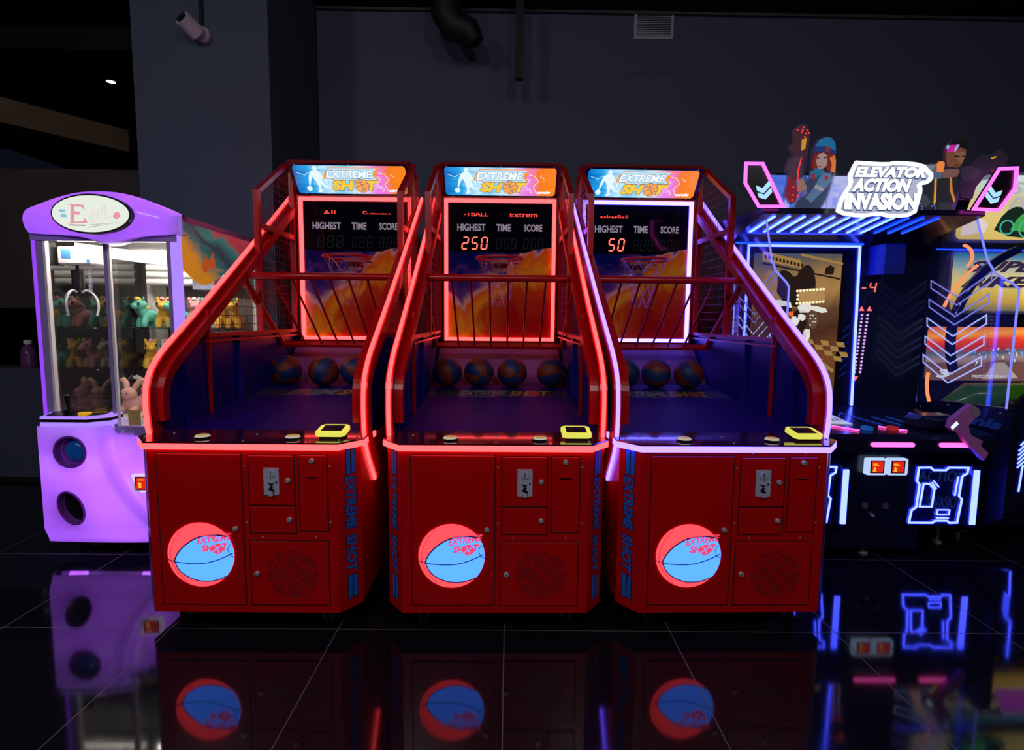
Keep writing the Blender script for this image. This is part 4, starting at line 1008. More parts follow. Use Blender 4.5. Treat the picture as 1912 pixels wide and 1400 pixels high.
for i, (x, y) in enumerate([(-7.3, 9.0), (-6.5, 8.8), (-6.85, 10.2), (-6.2, 10.4), (-5.0, 7.4)]):
    s_ = empty('ceiling_spotlight', (x, y, CEIL-.01), 0, 'small glowing ceiling spotlight in the dark area at far left, %s of five' % ordw[i], 'ceiling light', 'far ceiling spotlights')
    MB().cyl((0, 0, 0), (0, 0, -.03), .06, 14).build('can', M_BLKM, s_, True); MB().cyl((0, 0, -.03), (0, 0, -.034), .05, 14).build('lamp', em('warm_spot_lamp', (1, .75, .45), 2.5), s_, True)

# ---------------------------------------------------------------- shooting game
OX, OY = 2.27, 3.36
shoot = empty('shooting_game', (OX, OY, 0), 0, 'blue-lit light-gun shooting game with magenta arrow wings and glowing white title sign', 'arcade machine')
def lw(x0, x1, y0, y1, z0, z1, name, mt, par=None, bev=0, mb=None):
    b_ = (mb or MB()).box(((x0+x1)/2-OX, (y0+y1)/2-OY, (z0+z1)/2), (x1-x0, y1-y0, z1-z0), 0, None, bev)
    return b_.build(name, mt, par or shoot) if name else b_
W = lambda X, Y, Z: (X-OX, Y-OY, Z)
M_NAVY = noisy('navy_gloss_cabinet', (.006, .008, .03), .25, 6, .2, coat=.3)
N_BLUE = em('neon_ice_blue', (.045, .064, 1), 12.5); N_BLUE2 = em('neon_deep_blue', (.005, .035, 1), 4); N_MAG = em('neon_magenta', (1, .07, .75), 3.8); N_PINK = em('neon_pink', (1, .08, .45), 3.2)
N_LINE = em('acrylic_blue_edge', (.24, .26, 1), 1.0); N_LINE2 = em('acrylic_dim_edge', (.10, .12, .55), .9)
lw(2.02, 2.60, 3.36, 4.2, .05, .74, 'centre_pedestal', M_NAVY); lw(1.66, 2.02, 3.42, 4.2, .20, .74, 'side_pedestal', M_NAVY); lw(2.60, 2.97, 3.42, 4.2, .20, .74, 'side_pedestal', M_NAVY)
for x_, y_ in ((1.72, 3.55), (2.92, 3.60), (2.30, 3.42)):
    MB().cyl(W(x_, y_, .0), W(x_, y_, .20 if x_ != 2.30 else .05), .012, 10).cyl(W(x_, y_, 0), W(x_, y_, .012), .03, 14).build('levelling_foot', M_GREYM, shoot, True)
# circuit light panels
def circuit(x0):
    f = plane(W(x0, 3.325, .225), (1, 0, 0), (0, 0, 1))
    fr_ = MB().prism(rrect(-.01, -.01, .345, .375, .01), f, .095, 0, -.10).build('light_panel', mat('dark_blue_glass_panel', (.005, .008, .06), .06, coat=.5), shoot)
    k = .001
    P_ = lambda L_: [((a-695)*.000842, (985-b_)*.000842) for a, b_ in L_]
    mb = MB()
    mb.strip(P_([(740, 560), (830, 558), (850, 578), (940, 578), (962, 558), (1105, 558), (1100, 600), (1065, 622), (1055, 770), (1078, 795), (1058, 972), (1000, 974), (985, 958), (895, 958), (875, 974), (700, 974), (712, 880), (745, 855), (755, 685), (735, 660)]), f, .010, .006, 0, 0, True)
    mb.build('circuit_neon', N_BLUE, fr_)
    mb = MB(); mb.strip(P_([(785, 680), (830, 680), (868, 722), (860, 852), (770, 852)]), f, .009, .006, 0, 0, True); mb.build('circuit_neon', N_BLUE, fr_)
    for q in ([(845, 670), (882, 718)], [(855, 655), (900, 704)], [(1036, 625), (1022, 768)], [(900, 937), (992, 937)], [(900, 912), (992, 912)]):
        mb = MB(); mb.strip(P_(q), f, .007, .006); mb.build('circuit_neon', N_BLUE, fr_)
    mb = MB(); mb.strip(P_([(905, 875), (995, 875), (992, 912), (900, 912)]), f, .006, .006, 0, 0, True); mb.build('circuit_neon', N_BLUE, fr_)
    for s_, q in (('ACTION', (.04, .27, .34, .34)), ('INVASION', (.10, .10, .33, .18))):
        mb = MB(); put_text(mb, s_, f, *q, .0012, 0, .02, .1); mb.build('panel_title', em('dim_blue_title', (.006, .014, .08), 1), fr_)
circuit(2.507); circuit(1.69)
for x_ in (2.082, 2.886):
    lw(x_-.028, x_+.028, 3.30, 3.36, .215, .60, 'light_bar_housing', M_NAVY); lw(x_-.018, x_+.014, 3.290, 3.302, .235, .575, 'light_bar', N_BLUE)
# twin card readers
f = plane(W(2.213, 3.345, .535), (1, 0, 0), (0, 0, 1))
for k in (0, 1):
    o = MB().prism(rrect(.004+.132*k, 0, .130+.132*k, .105, .012), f, .025, 0, 0).build('card_reader', em('pale_blue_reader', (.50, .66, 1), 1), shoot)
    mb = MB(); x_ = .030+.128*k; mb.prism(rrect(x_, .012, x_+.086, .093, .002), f, .001, 0, .0255); mb.prism(rrect(x_+.008, .018, x_+.078, .087, .002), f, .001, 1, .0266)
    mb.prism([(x_+.014, .024), (x_+.038, .024), (x_+.032, .036), (x_+.034, .046), (x_+.026, .052), (x_+.018, .046), (x_+.020, .036)], f, .0006, 2, .0278); mb.strip([(x_+.014, .072), (x_+.040, .072)], f, .005, .0006, 2, .0278); mb.strip([(x_+.014, .062), (x_+.052, .062)], f, .004, .0006, 2, .0278)
    mb.build('reader_screen', [M_BLACK, em('red_reader_screen', (.75, .02, .01), 1), em('yellow_reader_print', (1, .55, .02), 1)], o)
for x_, z_ in ((2.25, .33), (2.38, .33)): lw(x_-.016, x_+.016, 3.352, 3.362, z_-.018, z_+.018, 'coin_return', mat('dull_coin_return', (.12, .07, .09), .5))
MB().cyl(W(2.30, 3.36, .27), W(2.30, 3.345, .27), .011, 12).build('lock', M_CHROME, shoot, True)
# control desk
mb = MB(); fx = lambda a, b_, h=0: W(1.66+h, a, b_)
mb.prism([(3.24, .70), (3.24, .775), (3.27, .80), (3.98, .865), (3.98, .70)], fx, 1.29); desk = mb.build('control_desk', M_NAVY, shoot)
fdk = plane(W(0, 3.27, .802), (1, 0, 0), (0, .71, .065))
f3 = plane(W(0, 3.238, 0), (1, 0, 0), (0, 0, 1))
for a, b_ in ((1.70, 1.93), (2.18, 2.44), (2.59, 2.80)):
    mb = MB(); mb.prism(rrect(a, .732, b_, .758, .0125), f3, .008); mb.build('pink_light', N_PINK, desk)
for q in ([(2.05, .16), (2.165, .06)], [(2.34, .15), (2.46, .06)]):
    mb = MB(); mb.strip(q, fdk, .016, .005, 0, .002); mb.build('pink_light', N_PINK, desk)
for q in ([(2.22, .38), (2.31, .50), (2.40, .20)], [(2.46, .40), (2.52, .2)], [(2.56, .40), (2.62, .2)], [(2.68, .40), (2.74, .22)], [(2.78, .40), (2.83, .24)]):
    mb = MB(); mb.strip(q, fdk, .010, .001, 0, .001); mb.build('desk_stripe', em('desk_blue_print', (.01, .05, .45), 1), desk)
mb = MB(); mb.prism([(2.03, .22), (2.21, .20), (2.21, .42), (2.05, .42)], fdk, .002, 0, .002)
for i in range(7): mb.strip([(2.07+.02*i, .26+.01*(i % 3)), (2.075+.02*i, .36-.015*(i % 2))], fdk, .010, .0006, 1 if i % 2 else 2, .0045)
mb.build('instruction_card', [mat('lit_white_card', (.7, .72, .75), .5, emit=(.6, .7, .8), es=.55), mat('card_dark_print', (.03, .03, .05), .5), mat('card_pink_print', (.6, .25, .3), .5, emit=(.5, .2, .25), es=.3)], desk)
for x_, c_, n_ in ((2.235, (.01, .10, .4), 'blue_start_button'), (2.395, (.5, .02, .03), 'red_start_button')):
    mb = MB(); mb.cyl(fdk(x_, .10, .0), fdk(x_, .10, .016), .034, 24); mb.build('start_button', mat(n_, c_, .2, emit=c_, es=.5), desk, True)
# toy gun in its holder, with cable
gun = empty('light_gun', W(0, 0, 0), 0, 'pink-lit and grey toy light gun standing in the right holder of the shooting game', 'toy gun')
gun.location = (2.70, 3.215, .835); GM = noisy('pink_lit_gun_plastic', (.55, .16, .50), .4, 12, .1)  # pink-magenta light on the gun is mixed into its plastic colour
f = lambda a, b_, h=0: Vector((a*.0028, h, -b_*.0028))
mb = MB(); mb.prism([(-28, -26), (10, -58), (22, -52), (28, -40), (20, -28), (8, -12), (14, 6), (42, 20), (38, 30), (56, 46), (48, 62), (30, 44), (6, 22), (-8, 2), (-22, 0), (-32, -8)], f, .036, 0, -.018); mb.build('gun_body', GM, gun)
mb = MB(); mb.prism([(-30, -10), (-18, -22), (-14, -16), (-26, -4)], f, .040, 0, -.020); mb.build('gun_light', em('white_gun_light', (.6, .75, 1), 1.5), gun)
mb = MB(); mb.prism([(12, -56), (24, -50), (30, -40), (22, -30), (14, -34)], f, .044, 0, -.022); mb.build('gun_muzzle', noisy('grey_gun_tip', (.3, .28, .3), .4, 10, .1), gun)
mb = MB(); mb.tube([(.12, .0, -.16), (.15, .03, -.15), (.14, .05, -.04), (.10, .06, -.03)], .005, 8); mb.build('gun_cable', M_BLACK, gun, True)
lw(2.55, 2.80, 3.34, 3.52, .80, .90, 'gun_holder', M_NAVY, None, .03)
# side barriers (lower solid parts) and acrylic above
for X_, s_ in ((3.0, 1), (1.65, -1)):
    fy = lambda a, b_, h=0: W(X_+h*s_, a, b_)
    mb = MB(); mb.prism([(3.22, .30), (3.22, .93), (3.27, .965), (3.80, .935), (4.06, .865), (4.2, .86), (4.2, .06), (3.60, .06)], fy, .045); wl = mb.build('side_barrier', M_NAVY, shoot)
    for a, b_ in ((3.30, .93), (3.5, .925), (3.7, .92), (3.95, .87)): MB().cyl(fy(a, b_, -.001), fy(a, b_, -.005), .006, 10).build('bolt', M_CHROME, wl, True)
    if s_ > 0:
        mb = MB(); put_text(mb, 'unis', lambda a, b_, h=0: W(X_-h, 3.9-a, b_), .32, .825, .62, .885, .004, 0, .05, .3); mb.build('side_logo', em('dim_blue_logo', (.004, .012, .09), 1), wl)
    mb = MB()
    out = [(3.27, .96), (3.264, 1.67), (3.30, 1.70), (3.434, 1.776), (3.50, 1.86), (3.62, 2.16), (4.05, 2.11), (4.09, 1.90), (4.05, .87), (3.80, .935)]
    mb.prism(out, fy, .006); ac = mb.build('acrylic_screen', clear('lit_acrylic', (.93, .95, 1), .06, .02, .035, (.25, .3, 1)), shoot)
    mb = MB(); mb.strip(out[:6], fy, .010, .008, 0, -.001); mb.build('acrylic_edge_light', N_LINE, ac)
    mb = MB(); mb.strip([(4.06, 1.98), (4.01, .89)], fy, .014, .008, 0, -.001); mb.build('acrylic_edge_light', N_LINE, ac)
    for i in range(5):
        dz = .131*i; st = -.004*i
        mb = MB(); mb.strip([(3.965+st, 1.242+dz), (3.721+st, 1.12+dz), (3.474+st, 1.26+dz), (3.468+st, 1.206+dz), (3.721+st, 1.065+dz), (3.959+st, 1.188+dz)], fy, .008, .002, 0, -.0025, True)
        mb.build('etched_chevron', em('chevron_blue', (.36, .42, 1), 1.15) if i < 3 else em('chevron_blue_dim', (.22, .24, .9), .8), ac)
# back housing: screen with neon outline, score column, upper box
lw(1.66, 2.98, 3.97, 4.30, .80, 2.05, 'back_housing', M_NAVY); lw(1.66, 2.98, 4.0, 4.30, .20, .80, 'rear_base', M_NAVY)
FS = plane(W(0, 3.968, 0), (1, 0, 0), (0, 0, 1))
sx_ = lambda px, py: (1.70+(px-1400)*.003715+.00011*(py-460)*(px/1600), 1.998-(py-460)*.00378)
MB().prism([(1.72, .885), (2.40, .885), (2.40, 1.965), (1.72, 1.965)], FS, .004, 0, .001).build('screen_bezel', M_BLACK, shoot)
A_SCR = art('hall_picture', [(0, (.07, .03, .012)), (.25, (.12, .045, .016)), (.42, (.05, .018, .010)), (.55, (.09, .04, .02)), (.66, (.30, .16, .05)), (.78, (.22, .12, .05)), (.88, (.08, .07, .06)), (1, (.01, .05, .16))], (-.05, 0, .95), 2.2, .12, es=1.25, rough=.1, base=0)
scr = MB().prism([(1.74, .895), (2.365, .895), (2.365, 1.945), (1.74, 1.945)], FS, .002, 0, .005).build('game_screen', A_SCR, shoot)
def E_(n, c, s=1): return em('screen_'+n, c, s)
scm = [E_('dark', (.018, .010, .008)), E_('gold', (.34, .19, .055)), E_('cream', (.62, .50, .36)), E_('bulb', (1, .80, .45), 1.6), E_('orange', (.8, .16, .02)), E_('white', (.75, .72, .68)), E_('wood', (.16, .05, .02)), E_('glow', (.42, .24, .09)), E_('stone', (.10, .065, .045))]
def sp_(L_): return [sx_(*p) for p in L_]
mb = MB(); H0 = .0078
mb.prism(sp_([(1426, 470), (1500, 486), (1500, 500), (1426, 488)]), FS, .0005, 1, H0)                      # patterned cornice
for i in range(11): x_ = 1430+7*i; mb.prism(sp_([(x_, 476+.22*(x_-1426)), (x_+4, 477+.22*(x_-1426)), (x_+4, 483+.22*(x_-1426)), (x_, 482+.22*(x_-1426))]), FS, .0004, 0, H0+.0006)
mb.strip(sp_([(1426, 492), (1500, 506), (1575, 520)]), FS, .012, .0005, 0, H0); mb.strip(sp_([(1500, 476), (1580, 492)]), FS, .016, .0005, 1, H0)
mb.strip(smoothpath(sp_([(1432, 560), (1432, 520), (1440, 505), (1452, 520), (1458, 545)])), FS, .020, .0005, 1, H0)  # arch
mb.prism(smoothpath(sp_([(1455, 545), (1458, 505), (1475, 505), (1490, 520), (1500, 500), (1515, 492), (1528, 510), (1530, 560), (1500, 575), (1470, 565)]), 1), FS, .0005, 0, H0+.0002)
mb.prism(sp_([(1547, 500), (1556, 494), (1564, 500), (1562, 512), (1545, 512)]), FS, .0005, 0, H0)
mb.prism(sp_([(1496, 540), (1545, 536), (1548, 564), (1497, 570)]), FS, .0005, 7, H0+.001)
mb.build('picture_hall', scm, scr)
mb = MB()
for i in range(9):
    for yy in (543, 566):
        px_, py_ = 1494+6.3*i, yy-.5*i; mb.prism(circ(*sx_(px_, py_), .0085, 10), FS, .0005, 3, H0+.002)
for yy in (551, 558): mb.prism(circ(*sx_(1495, yy), .0085, 10), FS, .0005, 3, H0+.002)
mb.build('picture_bulbs', scm, scr)
mb = MB()   # chequered floor and stair edge
for r_ in range(4):
    for c_ in range(5):
        if (r_+c_) % 2: continue
        def fp(a, b_): return (1512+a*15+b_*3.5, 632+b_*9.5+a*1.2)
        mb.prism(sp_([fp(c_, r_), fp(c_+1, r_), fp(c_+1, r_+1), fp(c_, r_+1)]), FS, .0004, 1, H0)
mb.prism(sp_([(1518, 655), (1570, 690), (1568, 696), (1515, 664)]), FS, .0005, 1, H0+.0012); mb.prism(sp_([(1522, 645), (1572, 672), (1570, 684), (1520, 654)]), FS, .0004, 6, H0+.0008)
mb.prism(circ(*sx_(1527, 598), .034, 18, ry=.055), FS, .0005, 8, H0); mb.prism(circ(*sx_(1527, 577), .018, 14, ry=.014), FS, .0005, 8, H0+.0002)
for i in range(7): mb.prism(circ(*sx_(1521+5*(i % 3), 588+6*(i//2)), .007, 8), FS, .0004, 2, H0+.0008)
mb.build('picture_floor', scm, scr)
rbm = MB(); rnd = random.Random(9)   # a plain mechanical walker made of plates
def plate(px, py, w_, h_, a, m_, k):
    c, s_ = math.cos(a), math.sin(a); q = [(-w_, -h_*.6), (-w_*.5, -h_), (w_*.7, -h_), (w_, h_*.2), (w_*.4, h_), (-w_*.8, h_*.7)]
    rbm.prism(sp_([(px+x*c-y*s_, py+x*s_+y*c) for x, y in q]), FS, .0006, m_, H0+.003+k*.0008)
for t in [(1466, 572, 20, 11, .2, 5, 0), (1474, 580, 12, 8, .3, 0, 1), (1483, 586, 5, 5, 0, 4, 2), (1510, 575, 14, 9, -.2, 5, 0), (1536, 577, 18, 5, .2, 5, 1), (1500, 600, 14, 22, .1, 0, 0), (1490, 600, 9, 9, .7, 5, 1), (1504, 592, 8, 6, .3, 5, 1), (1478, 612, 6, 14, -.5, 4, 1),
          (1488, 622, 12, 8, .4, 5, 2), (1502, 628, 12, 12, .2, 0, 2), (1498, 624, 4, 4, 0, 4, 3), (1514, 626, 7, 12, .1, 5, 2), (1487, 640, 9, 6, .5, 5, 1), (1504, 642, 10, 10, 0, 0, 2), (1503, 642, 4, 4, 0, 4, 3), (1510, 656, 12, 7, .2, 5, 2), (1506, 668, 4, 7, .4, 5, 3), (1516, 669, 4, 7, -.3, 5, 3), (1523, 667, 4, 6, -.6, 5, 3)]: plate(*t)
rbm.build('picture_machine', scm, scr)
mb = MB(); put_text(mb, 'PLAYER', FS, *sx_(1530, 748), *sx_(1563, 741), .009, 5, .03, .15); put_text(mb, 'MENU', FS, *sx_(1538, 757), *sx_(1556, 751), .009, 5, .03, .15); mb.build('screen_text', scm, scr)
mb = MB(); mb.strip([(1.70, .88), (1.70, 1.998), (2.485, 1.998), (2.505, .87)], FS, .014, .010, 0, .001, False); mb.build('screen_neon', N_BLUE, shoot)
for i in range(7): mb = MB(); mb.strip([(2.375, 1.10+.055*i), (2.405, 1.075+.055*i), (2.455, 1.115+.055*i)], FS, .005, .001, 0, .001); mb.build('bezel_chevron', em('dim_chevron', (.004, .02, .22), 1), shoot)
FC = plane(W(0, 3.966, 0), (1, 0, 0), (0, 0, 1))
mb = MB(); seg7(mb, '-', FC, 2.515, 1.68, .035, .06, .007, 0, None, .001); seg7(mb, '4', FC, 2.575, 1.68, .040, .07, .008, 0, None, .001); mb.build('score_digits', M_LED, shoot)
for a, b_, up in ((2.530, 1.565, 1), (2.585, 1.565, 1), (2.520, 1.065, -1)):
    mb = MB(); mb.prism([(a-.019, b_-.016*up), (a+.019, b_-.016*up), (a, b_+.018*up)], FC, .002, 0, .001); mb.build('arrow_light', em('red_arrow_light', (1, .15, .16), 1.3), shoot)
for k in (0, 1):
    for i in range(17): MB().prism(circ(2.536+.040*k-.0015*i, 1.520-.0255*i, .0085, 10), FC, .002, 0, .001).build('level_light', em('pale_violet_dot', (.85, .45, .95), .95), shoot)
lw(2.56, 2.70, 3.80, 3.97, 1.80, 2.00, 'upper_box', noisy('blue_lit_box_face', (.01, .03, .25), .4, 6, .1))  # plain box; the blue light on its face is painted as base colour
# canopy with diagonal light bars
mb = MB(); fx = lambda a, b_, h=0: W(1.58+h, a, b_)
mb.prism([(3.50, 2.130), (3.50, 2.165), (4.20, 2.20), (4.20, 2.01), (3.96, 2.01), (3.86, 2.06)], fx, 1.38); can = mb.build('canopy', M_NAVY, shoot)
fu = plane(W(0, 3.50, 2.1295), (1, 0, 0), (0, .36, -.07)); fun = lambda a, b_, h=0: Vector(fu(a, b_, -h-.002))
for i in range(12):
    x_ = 1.665+.0935*i; mb = MB(); mb.strip([(x_, .03), (x_-.03, .31)], fun, .018, .006); mb.build('light_bar', em('ice_bar', (.038, .07, 1), 13) if i < 9 else N_BLUE2, can)
mb = MB(); mb.bar(W(1.6, 3.95, 2.012), W(2.5, 3.95, 2.012), .012, .012); mb.build('rear_glow_strip', N_BLUE2, can)
# marquee: glowing rear board
FM = plane(W(0, 3.60, 0), (1, 0, 0), (0, 0, 1))
mb = MB(); mb.prism([(1.62, 2.16), (1.56, 2.40), (2.98, 2.40), (2.92, 2.16)], FM, .05, 0, -.05); mbk = mb.build('marquee_board', M_NAVY, shoot)
A_MQ = art('city_glow_picture', [(0, (.03, .14, .75)), (.3, (.18, .28, .95)), (.42, (.55, .60, 1)), (.6, (.42, .36, .95)), (.75, (.30, .20, .75)), (1, (.05, .03, .12))], (1, 0, .1), 6, .2, es=.8, rough=.2, base=0)
MB().prism([(1.72, 2.175), (1.66, 2.385), (2.90, 2.385), (2.84, 2.175)], FM, .002, 0, .002).build('marquee_picture', A_MQ, mbk)
mb = MB(); rn = random.Random(3)
for i in range(18): x_ = 1.76+.055*i+rn.uniform(-.01, .01); mb.prism([(x_, 2.18), (x_+.03, 2.18), (x_+.03, 2.22+rn.random()*.12), (x_, 2.22+rn.random()*.12)], FM, .0006, 0, .0045)
mb.build('picture_towers', em('pale_tower', (.42, .45, .95), .9), mbk)
def wing(pts, ch, nm):
    FW = plane(W(0, 3.46, 0), (1, 0, 0), (0, 0, 1))
    o = MB().prism(pts, FW, .03, 0, -.03).build('wing', M_BLACK, shoot)
    MB().strip(pts, FW, .016, .012, 0, 0, True).build('wing_neon', N_MAG, o)
    for c_ in ch: MB().prism(c_, FW, .002, 0, .001).build('wing_arrow', em('ice_arrow', (.38, .68, 1), 1.15), o)
def ch_(cx, cz, s_):
    A = [(-.052, .016), (-.012, .000), (.030, .052), (.040, .020), (-.004, -.030), (-.044, -.016)]
    return [[(cx+s_*a, cz+b_) for a, b_ in A], [(cx+s_*(a+.012), cz+b_-.040) for a, b_ in [(-.052, .014), (-.012, .002), (.030, .048), (.036, .016), (-.002, -.026), (-.044, -.014)]]]
wing([(1.438, 2.415), (1.540, 2.415), (1.677, 2.165), (1.530, 2.163), (1.440, 2.30)], ch_(1.560, 2.272, 1), 'l')
wing([(3.090, 2.408), (2.985, 2.404), (2.850, 2.163), (3.005, 2.158), (3.090, 2.290)], ch_(2.965, 2.262, -1), 'r')
# title sign
FT = plane(W(0, 3.445, 0), (1, 0, 0), (0, 0, 1))
def z5(L_): return [(1.804+(1460+a/6.668-1503)*.00336, 2.660-(210+b_/6.668-228)*.00315) for a, b_ in L_]
cloud = z5([(870, 620), (1240, 640), (1340, 610), (1670, 640), (1740, 720), (1790, 760), (1760, 850), (1640, 870), (1670, 960), (1640, 1100), (1610, 1260), (1330, 1280), (1180, 1250), (960, 1285), (690, 1240), (700, 1160), (740, 1030), (830, 880), (800, 790)])
cl = MB().prism(smoothpath(cloud+[cloud[0]], 1)[:-1], FT, .03, 0, -.03).build('title_sign', em('sign_plate_silver', (.42, .45, .60), 1), shoot)
MB().strip(smoothpath(cloud+[cloud[0]], 1)[:-1], FT, .020, .012, 0, 0, True).build('sign_neon', em('neon_cool_white', (.85, .95, 1), 1.5), cl)
tm = [em('title_white', (1, 1, 1), 1.1), em('title_shadow', (.035, .07, .20), 1), em('title_silver', (.50, .62, .85), 1)]
for s, x0_, y0_, x1_, y1_, sh_ in (('ELEVATOR', 860, 800, 1720, 665, .25), ('ACTION', 830, 980, 1560, 810, .3), ('INVASION', 760, 1205, 1640, 990, .0)):
    a = z5([(x0_, y0_)])[0]; b_ = z5([(x1_, y1_)])[0]; mb = MB()
    put_text(mb, s, FT, a[0]-.004, a[1]-.008, b_[0]+.006, b_[1]+.002, .003, 1, .11, sh_); put_text(mb, s, FT, a[0], a[1], b_[0], b_[1], .006, 0, .07, sh_)
    mb.build('title_line', tm, cl)
for q in z5([(920, 660), (1315, 655), (1685, 665), (780, 1000), (735, 1225), (1580, 1225), (1190, 1240)]): MB().cyl(FT(*q, .0), FT(*q, .006), .005, 8).build('sign_screw', M_GREYM, cl, True)
# printed acrylic cut-outs: two plain made-up figures, colour plates on clear sheet
def z6(L_): return [(1.804+(1700+a/7.0-1503)*.00336, 2.660-(220+b_/7.0-228)*.00315) for a, b_ in L_]
FA = plane(W(0, 3.53, 0), (1, 0, 0), (0, 0, 1))
def cut(name, lay, conv, outline):
    o = MB().prism(conv(outline), FA, .006, 0, -.006).build(name, clear('cutout_sheet', (.8, .75, .9), .12, .1, .25, (.35, .25, .45)), shoot)
    cols = {}; ml = []; mb = MB()
    for i, (c_, e_, pts) in enumerate(lay):
        if (c_, e_) not in cols:
            cols[(c_, e_)] = len(ml); nm = 'print_%d%d%d_%s' % (int(c_[0]*99), int(c_[1]*99), int(c_[2]*99), 'lit' if e_ > .3 else 'ink'); ml.append(mat(nm, c_, .5, emit=c_, es=e_))
        mb.prism(conv(pts), FA, .0006, cols[(c_, e_)], .001+.0008*i)
    mb.build('printed_figure', ml, o)
D = .18
wl_ = [((.10, .03, .05), D, [(180, 190), (260, 110), (330, 110), (380, 260), (370, 470), (330, 560), (250, 520), (140, 400), (200, 320)]),
       ((.55, .25, .02), .8, [(290, 290), (350, 260), (340, 400), (290, 430)]),
       ((.10, .06, .10), D, [(120, 640), (150, 540), (210, 500), (260, 500), (330, 570), (320, 780), (240, 800), (150, 760)]),
       ((.30, .02, .04), .3, [(150, 760), (240, 790), (270, 950), (260, 1070), (190, 1090), (120, 1000)]),
       ((.06, .10, .20), D, [(240, 1225), (270, 1070), (400, 960), (360, 830), (450, 740), (590, 690), (690, 700), (690, 800), (650, 930), (620, 1060), (560, 1150), (500, 1225)]),
       ((.55, .32, .24), .22, [(250, 800), (330, 775), (390, 900), (290, 980)]),
       ((.14, .26, .45), .3, [(560, 700), (670, 715), (690, 800), (590, 930), (450, 1090), (370, 1030), (480, 880), (530, 760)]),
       ((.45, .48, .52), .3, [(490, 850), (600, 900), (580, 945), (470, 900)]), ((.5, .02, .03), .4, [(595, 750), (615, 740), (640, 755), (630, 800), (600, 790)]),
       ((.28, .02, .01), .35, [(440, 460), (430, 640), (470, 690), (540, 660), (600, 640), (640, 690), (690, 690), (700, 460), (560, 445)]),
       ((.85, .22, .05), .45, [(640, 520), (700, 480), (718, 560), (718, 700), (660, 690), (670, 600)]),
       ((.62, .40, .36), .30, [(505, 470), (560, 450), (605, 490), (612, 570), (600, 620), (545, 668), (500, 650), (475, 570), (482, 510)]),
       ((.05, .02, .03), .1, [(480, 520), (510, 515), (508, 528), (482, 532)]), ((.05, .02, .03), .1, [(560, 512), (600, 508), (600, 522), (562, 526)]), ((.35, .03, .08), .2, [(505, 625), (540, 620), (525, 642)]),
       ((.02, .25, .40), .3, [(410, 700), (470, 650), (560, 665), (580, 690), (450, 800), (400, 770)]), ((.5, .02, .03), .3, [(420, 710), (460, 720), (470, 790), (440, 805)]),
       ((.01, .22, .48), .35, [(440, 450), (450, 370), (500, 290), (570, 262), (640, 270), (690, 330), (705, 450), (600, 420)]),
       ((.02, .05, .25), .3, [(440, 460), (445, 385), (560, 375), (705, 430), (705, 475), (590, 450), (500, 440)]), ((.35, .05, .04), .3, [(570, 390), (600, 372), (630, 390), (632, 430), (602, 450), (572, 430)])]
for a, b_ in [(215, 178), (290, 145), (278, 178), (265, 205), (337, 185), (320, 222), (353, 218), (303, 266), (200, 900), (258, 930), (200, 1000), (262, 1010), (192, 1065)]:
    wl_.append(((1, .03, .05), 1.2, circ(a, b_, 11, 8)))
wl_.append(((1, .04, .05), 1.0, [(268, 520), (280, 525), (250, 700), (252, 810), (238, 810), (234, 690)]))
cut('figure_cutout', wl_, z5, [(160, 180), (260, 95), (340, 95), (395, 260), (370, 600), (345, 700), (400, 780), (415, 640), (415, 420), (470, 300), (560, 245), (660, 250), (715, 340), (735, 700), (700, 860), (640, 1080), (520, 1240), (225, 1240), (250, 1090), (180, 1110), (100, 1000), (140, 780), (95, 660), (130, 520), (180, 480), (120, 400), (180, 310)])
